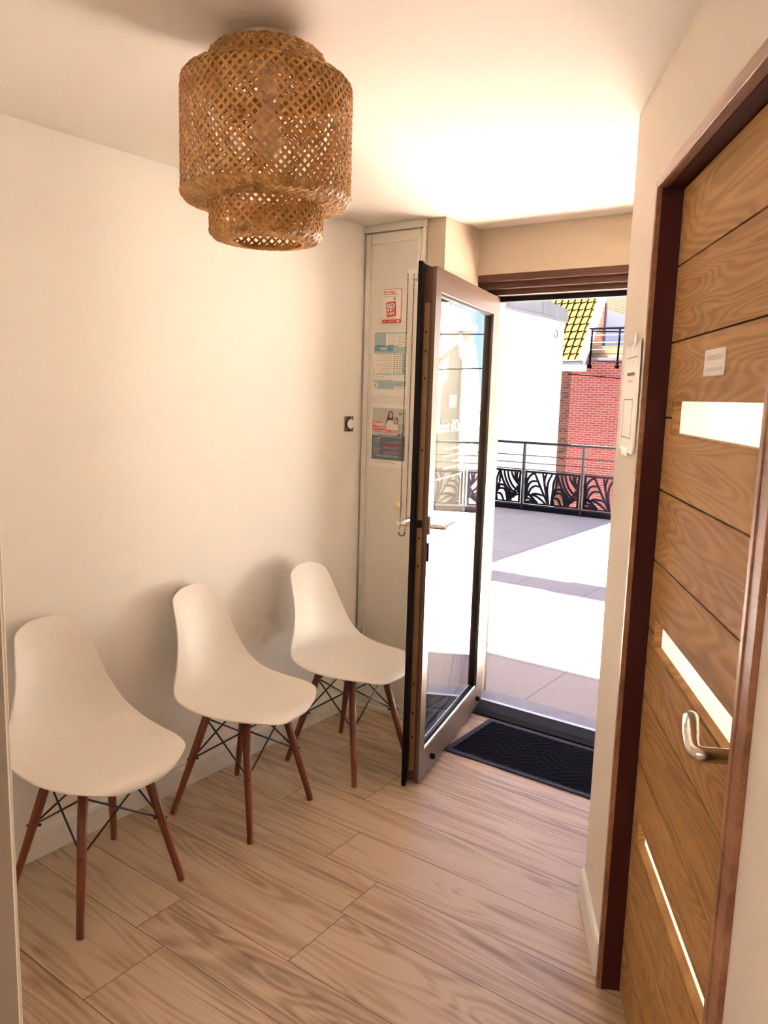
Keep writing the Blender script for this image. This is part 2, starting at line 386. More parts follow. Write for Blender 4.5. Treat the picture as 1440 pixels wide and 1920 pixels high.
# facade around the entrance opening, two storeys high outside
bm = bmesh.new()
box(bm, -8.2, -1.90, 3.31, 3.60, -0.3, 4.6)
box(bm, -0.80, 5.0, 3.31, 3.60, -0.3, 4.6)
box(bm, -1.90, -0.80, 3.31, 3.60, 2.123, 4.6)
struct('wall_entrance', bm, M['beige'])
bm = bmesh.new(); box(bm, -8.2, -1.90, 3.60, 3.62, -0.3, 4.6); box(bm, -0.80, 5.0, 3.60, 3.62, -0.3, 4.6); box(bm, -1.90, -0.80, 3.60, 3.62, 2.123, 4.6); struct('wall_facade', bm, M['facade'])  # unseen outer skin, added dark to cut light bounced onto the terrace
bm = bmesh.new(); box(bm, -8.2, 5.0, 3.62, 4.16, 2.95, 3.12); struct('shade_overhang', bm, M['facade'])  # unseen overhang, added to cast the shade on the terrace by the door
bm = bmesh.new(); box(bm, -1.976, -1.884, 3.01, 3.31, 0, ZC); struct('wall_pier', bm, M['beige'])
# wall piece between entrance and corner, and the angled wall with the oak door (opening u 0.36..1.215)
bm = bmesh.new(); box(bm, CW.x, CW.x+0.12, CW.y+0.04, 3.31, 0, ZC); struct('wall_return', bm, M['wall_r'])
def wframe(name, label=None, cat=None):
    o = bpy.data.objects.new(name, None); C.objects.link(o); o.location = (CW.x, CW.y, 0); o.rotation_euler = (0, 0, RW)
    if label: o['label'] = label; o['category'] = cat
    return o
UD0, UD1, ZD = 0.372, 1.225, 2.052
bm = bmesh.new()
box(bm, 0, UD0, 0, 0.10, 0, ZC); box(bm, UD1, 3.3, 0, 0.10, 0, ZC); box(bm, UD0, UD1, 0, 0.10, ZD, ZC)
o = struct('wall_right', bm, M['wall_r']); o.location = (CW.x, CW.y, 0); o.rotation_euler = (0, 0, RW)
e = CW + Q*3.25
bm = bmesh.new(); box(bm, e.x-0.02, e.x+0.95, e.y-0.1, e.y, 0, ZC); box(bm, 1.62, 1.75, -3.1, e.y, 0, ZC); struct('wall_hall', bm, M['wall'])
# room behind the oak door (closed box so that no daylight leaks)
# near wall on the left with its jamb end
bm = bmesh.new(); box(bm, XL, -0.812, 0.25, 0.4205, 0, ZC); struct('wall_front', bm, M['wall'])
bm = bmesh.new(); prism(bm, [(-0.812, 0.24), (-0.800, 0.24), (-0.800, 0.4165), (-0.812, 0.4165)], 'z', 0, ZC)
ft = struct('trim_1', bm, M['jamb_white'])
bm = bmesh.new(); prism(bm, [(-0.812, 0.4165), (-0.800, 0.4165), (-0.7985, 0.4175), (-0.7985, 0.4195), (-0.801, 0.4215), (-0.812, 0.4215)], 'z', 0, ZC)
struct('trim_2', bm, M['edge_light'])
# baseboards
bm = bmesh.new(); prism(bm, [(XL, 0), (XL+0.014, 0), (XL+0.014, 0.078), (XL+0.009, 0.09), (XL, 0.092)], 'y', 0.422, 2.99); struct('baseboard_left', bm, M['base'])
bm = bmesh.new(); prism(bm, [(0, 0), (-0.014, 0), (-0.014, 0.085), (-0.009, 0.098), (0, 0.1)], 'x', -0.012, 0.338)
o = struct('baseboard_right', bm, M['base']); o.location = (CW.x, CW.y, 0); o.rotation_euler = (0, 0, RW)
bm = bmesh.new(); box(bm, CW.x-0.014, CW.x, CW.y+0.04, 3.31, 0, 0.098); struct('baseboard_return', bm, M['base'])
bm = bmesh.new(); box(bm, -1.884, -1.872, 3.01, 3.31, 0, 0.09); box(bm, -1.976, -1.872, 2.998, 3.01, 0, 0.09); struct('baseboard_pier', bm, M['base'])

# ------------------------------------------------------------------ closet with posters
cl = thing('closet', 'narrow cream closet with panelled door in the far left corner', 'closet', (XL, 3.0, 0))
W = 1.0
bm = bmesh.new(); box(bm, 0.012, 0.349, 0.03, 0.30, 0, 2.32); obj('closet_body', bm, M['dark_gap'], cl)
bm = bmesh.new(); box(bm, 0.022, 0.300, 0.010, 0.028, 0.02, 2.290); obj('closet_panel', bm, M['closet'], cl)
bm = bmesh.new()
box(bm, 0.012, 0.040, 0.002, 0.028, 0.015, 2.293); box(bm, 0.042, 0.050, 0.006, 0.028, 0.02, 2.293)
obj('left_stile', bm, M['closet_metal'], cl, bevel=0.002)
bm = bmesh.new()
box(bm, 0.300, 0.318, 0.000, 0.028, 0.02, 2.293); box(bm, 0.318, 0.328, 0.006, 0.028, 0.02, 2.293); box(bm, 0.330, 0.341, 0.0, 0.028, 0.0, 2.30)
obj('right_stile', bm, M['closet_metal'], cl, bevel=0.002)
bm = bmesh.new(); box(bm, 0.004, 0.347, -0.004, 0.03, 2.297, 2.33); obj('top_track', bm, M['closet_metal'], cl, bevel=0.002)
bm = bmesh.new(); box(bm, 0.050, 0.300, 0.004, 0.02, 2.245, 2.293); obj('top_rail', bm, M['closet_metal'], cl, bevel=0.002)
bm = bmesh.new(); box(bm, 0.02, 0.347, -0.004, 0.03, 0.0, 0.022); box(bm, 0.05, 0.300, 0.004, 0.02, 0.025, 0.06); obj('bottom_track', bm, M['closet_metal'], cl, bevel=0.002)
bm = bmesh.new(); lathe(bm, [(0.0, 0.0), (0.007, 0.001), (0.007, 0.010), (0.015, 0.016), (0.017, 0.022), (0.014, 0.030), (0.006, 0.034), (0.0, 0.0345)], 24)
k = obj('knob', bm, M['knobwood'], cl, smooth=True); k.rotation_euler = (PI/2, 0, 0); k.location = (-2.078-XL, 0.010, 1.045); k['label'] = 'round pale wooden knob'

RXT = (PI/2, 0, 0)
def sheet(parent, x0, x1, z0, z1, d, m, name='printed_area'):
    b = bmesh.new(); box(b, x0, x1, -d, -d+0.0003, z0, z1); return obj(name, b, m, parent)
def lines(parent, rects, d, m, name='printed_text'):
    b = bmesh.new()
    for x0, x1, z0, z1 in rects: box(b, x0, x1, -d, -d+0.0003, z0, z1)
    return obj(name, b, m, parent)
def poly(parent, pts, d, m, name='printed_figure'):
    b = bmesh.new(); prism(b, pts, 'y', -d, -d+0.0003); return obj(name, b, m, parent)
def wordline(rects, x, z, w, h, g=0.0025):
    """a line of unreadably small words: short dashes"""
    e = x + w
    while x < e - 0.002:
        l = random.uniform(0.004, 0.013); rects.append((x, min(x+l, e), z, z+h)); x += l + g*0.7
def ell(cx, cz, rx, rz, n=20): return [(cx+rx*math.cos(2*PI*i/n), cz+rz*math.sin(2*PI*i/n)) for i in range(n)]

YP = 3.009
# small 119 poster
p = thing('poster', 'small white and red poster reading 119, highest of the three on the closet', 'poster', (-2.212, YP, 1.888))
sheet(p, 0, 0.107, 0, 0.152, 0.0012, M['paper'], 'paper_sheet')
lines(p, [(0, 0.107, 0.150, 0.1525), (0.1045, 0.1075, 0, 0.1525)], 0.0015, M['ink_red'], 'red_border')
sheet(p, 0, 0.107, 0, 0.0155, 0.0016, M['ink_red'], 'red_footer')
text('lettering', 'Enfants en danger ?', 0.0088, M['ink_red'], p, (0.006, -0.0018, 0.137), RXT, bold=0.0002)
text('lettering', 'Parents en difficulté ?', 0.0088, M['ink_red'], p, (0.006, -0.0018, 0.127), RXT, bold=0.0002)
text('lettering', "Le mieux, c'est d'en parler !", 0.0075, M['ink_grey'], p, (0.006, -0.0018, 0.117), RXT)
ph = poly(p, [(0.026+0.003, 0.026), (0.074, 0.030), (0.078, 0.034), (0.074, 0.094), (0.070, 0.097), (0.024, 0.093), (0.021, 0.089), (0.025, 0.029)], 0.0018, M['ink_red'], 'phone_picture')
poly(ph, [(0.028, 0.070), (0.032, 0.066), (0.064, 0.068), (0.068, 0.072), (0.067, 0.085), (0.063, 0.089), (0.031, 0.087), (0.027, 0.083)], 0.0021, M['paper'], 'phone_display')
text('lettering', '119', 0.0205, M['ink'], p, (0.0305, -0.0024, 0.0705), RXT, bold=0.0007)
for i, (cx, cz, mm) in enumerate(((0.033, 0.058, 'paper'), (0.048, 0.059, 'ink_light'), (0.062, 0.061, 'ink_grey'), (0.033, 0.041, 'ink_orange'), (0.048, 0.042, 'ink_light'), (0.063, 0.044, 'ink_yellow'))):
    if i == 0: poly(ph, ell(cx, cz, 0.005, 0.006), 0.0022, M[mm], 'phone_key')
    else: sheet(ph, cx-0.0055, cx+0.0055, cz-0.006, cz+0.006, 0.0022, M[mm], 'phone_key')
poly(p, [(0.064, 0.104), (0.069, 0.100), (0.072, 0.102), (0.070, 0.107), (0.073, 0.112), (0.069, 0.115), (0.065, 0.111)], 0.0018, M['ink'], 'small_figure')
r = []; wordline(r, 0.026, 0.0205, 0.052, 0.002); lines(p, r, 0.0018, M['ink_grey'])
poly(p, [(0.006, 0.003), (0.011, 0.011), (0.013, 0.013), (0.015, 0.011), (0.020, 0.003), (0.013, 0.006)], 0.0019, M['paper'], 'footer_emblem')
r = [(0.080, 0.098, 0.0045, 0.0115)]; wordline(r, 0.032, 0.0065, 0.038, 0.003); lines(p, r, 0.0019, M['paper'])

# price table poster
p = thing('poster', 'white and teal price table poster, middle of the three on the closet', 'poster', (-2.262, YP, 1.557))
PW, PH = 0.205, 0.296
sheet(p, 0, PW, 0, PH, 0.0012, M['paper'], 'paper_sheet')
lines(p, [(0.007, 0.075, 0.222, 0.290), (0.075, PW-0.008, 0.283, 0.290), (0.012, 0.016, 0.03, 0.06), (0.008, 0.125, 0.028, 0.07), (0.007, 0.012, 0.07, 0.13), (0.125, PW-0.010, 0.042, 0.066),
          (0.008, PW-0.012, 0.192, 0.203), (0.118, PW-0.012, 0.203, 0.222), (0.018, 0.148, 0.222, 0.230), (0.008, PW-0.013, 0.095, 0.100), (0.168, PW-0.014, 0.102, 0.192)], 0.0015, M['ink_teal'], 'teal_band')
sheet(p, 0.009, 0.118, 0.203, 0.224, 0.0017, M['ink_blue'], 'blue_heading')
r = []; wordline(r, 0.042, 0.2145, 0.044, 0.004); wordline(r, 0.048, 0.2085, 0.032, 0.003); lines(p, r, 0.0020, M['paper'])
r = []
for k in range(7): wordline(r, 0.012, 0.279-0.008*k, 0.060-(k % 3)*0.008, 0.0022)
for k in range(6): wordline(r, 0.085, 0.276-0.009*k, 0.050-(k % 3)*0.006, 0.0018); wordline(r, 0.142, 0.276-0.009*k, 0.050-(k % 2)*0.012, 0.0018)
for k in range(10):
    z = 0.186-0.0092*k; w = random.uniform(0.035, 0.09); wordline(r, 0.112-w, z, w, 0.0018)
for k in range(3): wordline(r, 0.130, 0.216-0.005*k, 0.055, 0.0012)
for k in range(6): wordline(r, 0.045, 0.062-0.0055*k, 0.032, 0.0014); 
for k in range(4): wordline(r, 0.085, 0.058-0.0065*k, 0.03, 0.0014); wordline(r, 0.135, 0.066-0.0075*k, 0.045, 0.0016)
wordline(r, 0.02, 0.086, 0.05, 0.0016); wordline(r, 0.075, 0.090, 0.04, 0.0016); wordline(r, 0.13, 0.090, 0.03, 0.0016); wordline(r, 0.03, 0.078, 0.04, 0.0014)
wordline(r, 0.118, 0.035, 0.070, 0.0016); wordline(r, 0.135, 0.030, 0.053, 0.0014)
lines(p, r, 0.0019, M['ink_grey'])
r = []
for k in range(10):
    for x in (0.122, 0.139, 0.154, 0.176): r.append((x, x+0.010, 0.186-0.0092*k, 0.1885-0.0092*k))
lines(p, r, 0.0019, M['ink'], 'printed_figures')
lo = poly(p, ell(0.020, 0.045, 0.014, 0.015), 0.0020, M['paper'], 'round_emblem')
poly(lo, ell(0.019, 0.045, 0.007, 0.005), 0.0023, M['ink_green'], 'emblem_mark'); poly(lo, ell(0.022, 0.051, 0.004, 0.003), 0.0023, M['ink_orange'], 'emblem_mark')

# note poster
p = thing('poster', 'dark grey and red poster headed Note, lowest of the three on the closet', 'poster', (-2.262, YP, 1.220), 0)
PW, PH = 0.206, 0.295
sheet(p, 0, PW, 0, PH, 0.0012, M['paper'], 'paper_sheet')
sheet(p, 0.008, PW-0.006, 0.034, 0.150, 0.0014, M['ink_slate'], 'slate_area')
sheet(p, 0.008, PW-0.006, 0.150, 0.277, 0.0014, M['ink_photo'], 'photo_area')
sheet(p, 0.160, PW-0.006, 0.165, 0.205, 0.0016, M['ink_grey'], 'photo_counter')
poly(p, [(0.085, 0.20), (0.094, 0.225), (0.100, 0.255), (0.108, 0.264), (0.118, 0.266), (0.127, 0.258), (0.130, 0.240), (0.128, 0.215), (0.10, 0.21)], 0.0017, M['ink_hair'], 'printed_hair')
poly(p, ell(0.115, 0.246, 0.0095, 0.015), 0.0019, M['ink_skin'], 'printed_face')
poly(p, [(0.086, 0.170), (0.090, 0.205), (0.102, 0.222), (0.125, 0.222), (0.138, 0.205), (0.142, 0.170)], 0.0020, M['ink_light'], 'printed_shirt')
poly(p, [(0.134, 0.205), (0.136, 0.230), (0.144, 0.237), (0.156, 0.234), (0.160, 0.222), (0.156, 0.200)], 0.0021, M['ink_hair2'], 'printed_hair')
poly(p, ell(0.146, 0.217, 0.0085, 0.013), 0.0023, M['ink_skin'], 'printed_face')
poly(p, [(0.126, 0.165), (0.128, 0.195), (0.140, 0.205), (0.156, 0.202), (0.160, 0.185), (0.158, 0.165)], 0.0022, M['ink_light'], 'printed_shirt')
poly(p, [(0.080, 0.163), (0.160, 0.160), (0.170, 0.168), (0.150, 0.177), (0.090, 0.176)], 0.0024, M['ink_skin'], 'printed_arms')
poly(p, [(0.150, 0.150), (0.192, 0.150), (0.180, 0.168)], 0.0023, M['ink_slate'], 'printed_shadow')
lines(p, [(0.010, 0.062, 0.190, 0.213), (0.010, 0.090, 0.176, 0.191), (0.014, 0.120, 0.166, 0.177)], 0.0026, M['ink_rose'], 'red_heading')
text('lettering', 'Note', 0.026, M['paper'], p, (0.015, -0.003, 0.1935), RXT, bold=0.0007)
text('lettering', 'aux parents', 0.0155, M['paper'], p, (0.014, -0.003, 0.1800), RXT)
text('lettering', 'et aux accompagnants', 0.0098, M['paper'], p, (0.018, -0.003, 0.1685), RXT)
lines(p, [(0.028, 0.029, 0.213, 0.263), (0.028, 0.066, 0.262, 0.263), (0.020, 0.0215, 0.148, 0.166), (0.020, 0.045, 0.147, 0.1485), (0.070, 0.178, 0.144, 0.1455), (0.1765, 0.178, 0.144, 0.225)], 0.0027, M['paper'], 'speech_outline')
poly(p, [(0.045, 0.1485), (0.0465, 0.135), (0.070, 0.1455), (0.070, 0.144), (0.045, 0.1315), (0.0435, 0.147)], 0.0027, M['paper'], 'speech_outline')
text('lettering', 'fn', 0.020, M['ink_slate'], p, (0.163, -0.003, 0.247), RXT, bold=0.0004)
text('lettering', 'o', 0.020, M['ink_green'], p, (0.1815, -0.003, 0.247), RXT, bold=0.0008)
lines(p, [(0.182, 0.186, 0.260, 0.263), (0.188, 0.192, 0.259, 0.263)], 0.003, M['ink_green'], 'emblem_mark')
lines(p, [(0.072, 0.184, 0.118, 0.1225), (0.072, 0.176, 0.096, 0.1005), (0.072, 0.162, 0.073, 0.0775)], 0.0027, M['ink_rose'], 'red_line')
r = []
for k in range(11): wordline(r, 0.016, 0.130-0.0075*k, 0.044-(k % 3)*0.004, 0.0017)
for z in (0.054, 0.049): wordline(r, 0.036, z, 0.130, 0.0018)
for z in (0.113, 0.090, 0.068, 0.063): wordline(r, 0.080, z, 0.085, 0.001)
lines(p, r, 0.0019, M['ink_light'])
r = []; wordline(r, 0.032, 0.025, 0.11, 0.0014); wordline(r, 0.032, 0.021, 0.13, 0.0014); lines(p, r, 0.0019, M['ink_grey'])
# ------------------------------------------------------------------ wall socket with a missing cover
sk = thing('wall_socket', 'uncovered metal wall socket with white round insert on left wall', 'socket', (XL, 2.914, 1.418), 0)
bm = bmesh.new(); prism(bm, [(-0.030, -0.036), (0.030, -0.036), (0.034, -0.032), (0.034, 0.032), (0.030, 0.036), (-0.030, 0.036), (-0.034, 0.032), (-0.034, -0.032)], 'x', 0, 0.004)
obj('mounting_plate', bm, M['chrome'], sk)
bm = bmesh.new(); lathe(bm, [(0.0, 0.0), (0.026, 0.0), (0.026, 0.006), (0.0, 0.0062)], 28); q = obj('socket_recess', bm, M['dark_gap'], sk, smooth=False); q.rotation_euler = (0, PI/2, 0)
bm = bmesh.new(); lathe(bm, [(0.0, 0.004), (0.022, 0.004), (0.0225, 0.012), (0.0205, 0.015), (0.0, 0.0155)], 32); q = obj('white_insert', bm, M['base'], sk, smooth=False); q.rotation_euler = (0, PI/2, 0); q.location = (0, 0.004, 0)
for a in (0, 1, 2, 3):
    bm = bmesh.new(); cz = (0.030, -0.030)[a % 2]; cy = (-0.022, 0.022)[a//2]
    lathe(bm, [(0.0, 0.0), (0.0035, 0.0), (0.003, 0.0055), (0, 0.006)], 10); q = obj('screw', bm, M['gasket'], sk); q.rotation_euler = (0, PI/2, 0); q.location = (0.0, cy, cz)
for cz in (0.031, -0.031):
    bm = bmesh.new(); box(bm, 0.003, 0.006, -0.006, 0.006, cz-0.003, cz+0.003); obj('slot', bm, M['gasket'], sk)

# ------------------------------------------------------------------ entrance frame and threshold
bm = bmesh.new()
YF = 3.312
prism(bm, [(YF, 2.123), (YF, 2.092), (YF+0.03, 2.090), (YF+0.03, 2.062), (YF+0.06, 2.060), (YF+0.06, 2.036), (YF+0.15, 2.034), (YF+0.15, 2.123)], 'x', -1.90, -0.81)
box(bm, -1.90, -1.845, 3.39, 3.462, 0, 2.05)
box(bm, -0.865, -0.81, 3.36, 3.462, 0, 2.05)
struct('trim_3', bm, M['bronze_dark'])
bm = bmesh.new(); box(bm, -1.845, -0.865, 3.425, 3.462, 2.012, 2.036); struct('trim_4', bm, M['gasket'])
bm = bmesh.new()
prism(bm, [(3.29, 0), (3.29, 0.010), (3.33, 0.018), (3.43, 0.020), (3.43, 0)], 'x', -1.884, -0.81)
struct('trim_5', bm, M['gasket'])
bm = bmesh.new(); prism(bm, [(3.43, 0), (3.43, 0.022), (3.445, 0.024), (3.462, 0.018), (3.462, 0)], 'x', -1.884, -0.81); struct('trim_6', bm, M['alu'])
bm = bmesh.new(); box(bm, -1.895, -0.805, 3.462, 3.62, -0.05, 0.0); struct('trim_7', bm, M['sill'])

# ------------------------------------------------------------------ open glass entrance door
TL = math.atan2(0.9715, -0.237)
gd = bpy.data.objects.new('door_1', None); C.objects.link(gd); gd.location = (-1.596, 2.50, 0.0); gd.rotation_euler = (0, 0, TL)
gd['kind'] = 'structure'; gd['label'] = 'open glazed brown metal entrance door'; gd['category'] = 'door'
SW, ZB, ZT = 0.955, 0.012, 2.030
g0, g1, h0, h1 = 0.062, 0.842, 0.128, 1.945
def ring(bm, a0, a1, b0, b1, i0, i1, j0, j1, y0, y1):
    box(bm, a0, i0, y0, y1, b0, b1); box(bm, i1, a1, y0, y1, b0, b1); box(bm, i0, i1, y0, y1, b0, j0); box(bm, i0, i1, y0, y1, j1, b1)
bm = bmesh.new(); ring(bm, 0, SW, ZB, ZT, g0, g1, h0, h1, 0.0, 0.012); obj('outer_frame', bm, M['bronze'], gd)
bm = bmesh.new(); ring(bm, 0.002, SW-0.002, ZB+0.002, ZT-0.002, g0+0.001, g1-0.001, h0+0.001, h1-0.001, 0.012, 0.020)
ring(bm, 0.006, SW-0.004, ZB+0.006, ZT-0.006, g0+0.001, g1-0.001, h0+0.001, h1-0.001, 0.020, 0.056); obj('inner_frame', bm, M['bronze_dark'], gd)
bm = bmesh.new(); box(bm, -0.026, 0.006, 0.050, 0.058, ZB-0.004, ZT+0.014); ring(bm, 0.006, SW, ZB-0.004, ZT+0.014, g0+0.004, g1-0.004, h0+0.004, h1-0.004, 0.056, 0.066)
obj('overlap_flange', bm, M['gasket'], gd)
bm = bmesh.new(); box(bm, -0.028, -0.022, 0.046, 0.062, ZB-0.010, ZT+0.016); obj('edge_seal', bm, M['gasket'], gd)
bm = bmesh.new(); box(bm, 0.0035, 0.0065, 0.024, 0.044, 0.06, 1.90); lp = obj('lock_plate', bm, M['lockplate'], gd)
bm = bmesh.new()
for z in (0.20, 0.30, 0.42, 0.9, 1.01, 1.35, 1.62, 1.72, 1.79): box(bm, 0.0026, 0.0036, 0.031, 0.037, z, z+0.008)
obj('screw_holes', bm, M['gasket'], lp)
bm = bmesh.new(); box(bm, 0.0015, 0.0045, 0.024, 0.044, 1.055, 1.085); obj('latch', bm, M['gasket'], gd)
bm = bmesh.new(); ring(bm, g0, g1, h0, h1, g0+0.008, g1-0.008, h0+0.008, h1-0.008, 0.010, 0.022); obj('glazing_bead', bm, M['gasket'], gd)
bm = bmesh.new(); tube(bm, [(g0+0.006, 0.008, h0+0.004), (g1-0.004, 0.008, h0+0.004)], 0.004, 8); obj('bottom_bead', bm, M['alu'], gd)
bm = bmesh.new(); box(bm, g0+0.004, g1-0.004, 0.022, 0.044, h0+0.004, h1-0.004)
# only two outer faces of the glazing unit
for f in [f for f in bm.faces if abs(f.normal.y) < 0.5]: pass
gl = obj('glass_pane', bm, M['glass'], gd)
gt = text('lettering', "Cabinet d'Orthophonie", 0.072, M['frost'], gd, (0.075, 0.0212, 1.415), RXT, ext=0.0002, bold=0.0003, sx=0.98)
r = []
def glyphs(x, z, w, h):
    e = x + w
    while x < e:
        l = random.uniform(0.25, 0.6)*h; r.append((x, x+l*0.35, z, z+h)); x += l + h*0.25
        if random.random() < 0.15: x += h*0.6
glyphs(0.24, 1.340, 0.42, 0.013); glyphs(0.22, 1.312, 0.26, 0.009); glyphs(0.36, 1.285, 0.24, 0.009); glyphs(0.24, 1.262, 0.26, 0.009); glyphs(0.14, 1.225, 0.36, 0.008)
bm = bmesh.new()
for x0, x1, z0, z1 in r: box(bm, x0, x1, 0.0210, 0.0213, z0, z1)
obj('small_lettering', bm, M['frost'], gd)
# handles
def lever(side):
    s = -1 if side == 'out' else 1; y0 = 0.0 if side == 'out' else 0.066
    bm = bmesh.new(); box(bm, 0.006, 0.034, min(y0, y0+s*0.009), max(y0, y0+s*0.009), 1.030, 1.100); obj('handle_rose', bm, M['steel'], gd, bevel=0.003)
    bm = bmesh.new()
    pts = smooth_path([(0.020, y0, 1.062), (0.020, y0+s*0.030, 1.062), (0.020, y0+s*0.050, 1.062), (0.026, y0+s*0.060, 1.062), (0.040, y0+s*0.064, 1.062), (0.09, y0+s*0.064, 1.062), (0.140, y0+s*0.062, 1.062)], 5)
    tube(bm, pts, 0.0095, 14); obj('lever_handle', bm, M['steel'], gd, smooth=True)
lever('out'); lever('in')
bm = bmesh.new(); box(bm, 0.004, 0.016, -0.006, 0.0, 0.925, 0.998); obj('lock_escutcheon', bm, M['gasket'], gd, bevel=0.002)
for s in (0.155, 0.855):
    bm = bmesh.new(); lathe(bm, [(0, 0), (0.011, 0), (0.012, 0.012), (0.009, 0.018), (0, 0.019)], 16)
    q = obj('rubber_stop', bm, M['gasket'], gd, smooth=True); q.rotation_euler = (PI/2, 0, 0); q.location = (s, 0, 0.063)
for z in (0.25, 1.75):
    bm = bmesh.new(); tube(bm, [(SW+0.004, 0.060, z), (SW+0.004, 0.060, z+0.12)], 0.010, 12); obj('hinge', bm, M['bronze_dark'], gd, smooth=True)

# roller blind on the inner face of the door, rolled up, with its bead chain
rb = thing('roller_blind', 'rolled up cream roller blind with bead chain on entrance door', 'blind', (-1.596, 2.50, 0.0), TL)
bm = bmesh.new(); tube(bm, [(-0.018, 0.088, 2.000), (0.90, 0.088, 2.000)], 0.017, 20); obj('fabric_roll', bm, M['closet'], rb, smooth=False)
for s in (-0.022, 0.902):
    bm = bmesh.new(); box(bm, s, s+0.004, 0.067, 0.106, 1.984, 2.018); obj('end_bracket', bm, M['base'], rb, bevel=0.001)
bm = bmesh.new()
for yy in (0.078, 0.102):
    for i in range(150):
        z = 2.000 - i*0.0065
        if yy == 0.102 and z < 1.05: continue
        bmesh.ops.create_icosphere(bm, subdivisions=1, radius=0.0026, matrix=Matrix.Translation((-0.028, yy if z > 1.06 else yy+(1.06-z)*0.25, z)))
for i in range(12):
    a = PI*i/11
    bmesh.ops.create_icosphere(bm, subdivisions=1, radius=0.0026, matrix=Matrix.Translation((-0.028, 0.094-0.012*math.cos(a), 1.035-0.012*math.sin(a))))
obj('bead_chain', bm, M['bead'], rb)

# ------------------------------------------------------------------ oak door in the angled wall
od = bpy.data.objects.new('door_2', None); C.objects.link(od); od.location = (CW.x, CW.y, 0); od.rotation_euler = (0, 0, RW)
od['kind'] = 'structure'; od['label'] = 'oak door with three narrow opal glass slots'; od['category'] = 'door'
YL = 0.047
grooves = [0.006, 0.143, 0.319, 0.487, 0.659, 0.835, 1.008, 1.179, 1.352, 1.525, 1.699, 1.872, 2.044]
slots = {(0.455, 0.527), (0.970, 1.047), (1.487, 1.564)}
U0, U1 = 0.383, 1.207
WU0, WU1 = 0.432, 1.155
def vboard(bm, lay, u0, u1, z0, z1, y0, y1, c):
    vs = box(bm, u0, u1, y0, y1, z0, z1)
    for f in set(f for v in vs for f in v.link_faces):
        for l in f.loops: l[lay] = c
bm = bmesh.new(); lay = bm.loops.layers.float_color.new('rnd')
for z0, z1 in zip(grooves[:-1], grooves[1:]):
    c = (random.random(), random.random()*0.7, random.random(), 1); g = 0.0021
    a, b2 = z0+g, z1-g
    cut = [s for s in slots if s[0] < b2 and s[1] > a]
    if not cut:
        vboard(bm, lay, U0, U1, a, b2, YL, YL+0.038, c)
    else:
        s = cut[0]
        if s[1] >= b2: lo, hi = a, s[0]
        else: lo, hi = s[1], b2
        vboard(bm, lay, U0, U1, lo, hi, YL, YL+0.038, c)
        sl, sh = (s[0], b2) if s[1] >= b2 else (a, s[1])
        vboard(bm, lay, U0, WU0, sl, sh, YL, YL+0.038, c); vboard(bm, lay, WU1, U1, sl, sh, YL, YL+0.038, c)
obj('door_leaf', bm, M['oak'], od)
bm = bmesh.new(); lay = bm.loops.layers.float_color.new('rnd')
zz = [0.006, 0.455, 0.527, 0.970, 1.047, 1.487, 1.564, 2.044]
for i in (0, 2, 4, 6): vboard(bm, lay, U0+0.002, U1-0.002, zz[i]+0.002, zz[i+1]-0.002, YL+0.007, YL+0.030, (0.3, 0.1, 0.2, 1))
obj('leaf_core', bm, M['dark_gap'], od)
for s in sorted(slots):
    bm = bmesh.new(); box(bm, WU0-0.01, WU1+0.01, YL+0.022, YL+0.028, s[0]-0.0, s[1]+0.0); obj('opal_glass', bm, M['opal'], od)
    bm = bmesh.new(); lay = bm.loops.layers.float_color.new('rnd')
    vboard(bm, lay, WU0, WU1, s[0], s[0]+0.004, YL+0.003, YL+0.022, (0.6, 0.6, 0.1, 1)); vboard(bm, lay, WU0, WU0+0.004, s[0], s[1], YL+0.003, YL+0.022, (0.2, 0.0, 0.1, 1))
    obj('slot_lining', bm, M['oak'], od)
# frame: thin casing on the wall plus jamb lining with stop
def cas(bm, u0, u1, y0, y1, z0, z1): vboard(bm, bm.loops.layers.float_color['rnd'], u0, u1, z0, z1, y0, y1, (0.4, 0.3, 0.5, 1))
bm = bmesh.new(); bm.loops.layers.float_color.new('rnd')
cas(bm, 0.352, 0.366, -0.006, 0.0, 0, 2.082); cas(bm, 0.366, 0.380, -0.012, 0.012, 0, 2.066)
cas(bm, 1.212, 1.226, -0.012, 0.012, 0, 2.066); cas(bm, 1.226, 1.262, -0.010, 0.0, 0, 2.082)
cas(bm, 0.366, 1.226, -0.006, 0.0, 2.066, 2.082); cas(bm, 0.380, 1.212, -0.012, 0.012, 2.048, 2.066)
obj('casing', bm, M['casing'], od, bevel=0.0015)
bm = bmesh.new(); bm.loops.layers.float_color.new('rnd')
cas(bm, 0.368, 0.381, 0.0, 0.095, 0, 2.05); cas(bm, 1.209, 1.224, 0.0, 0.095, 0, 2.05); cas(bm, 0.381, 1.209, 0.012, 0.095, 2.046, 2.058)
obj('jamb_lining', bm, mat('red_brown_lining', (0.040, 0.0045, 0.002), 0.55, spec=0.25), od)
bm = bmesh.new()
box(bm, 0.381, U0+0.001, YL-0.001, YL+0.04, 0, 2.046); obj('shadow_gap_strip', bm, M['gasket'], od)  # black strip drawn in as the shadow line beside the door leaf
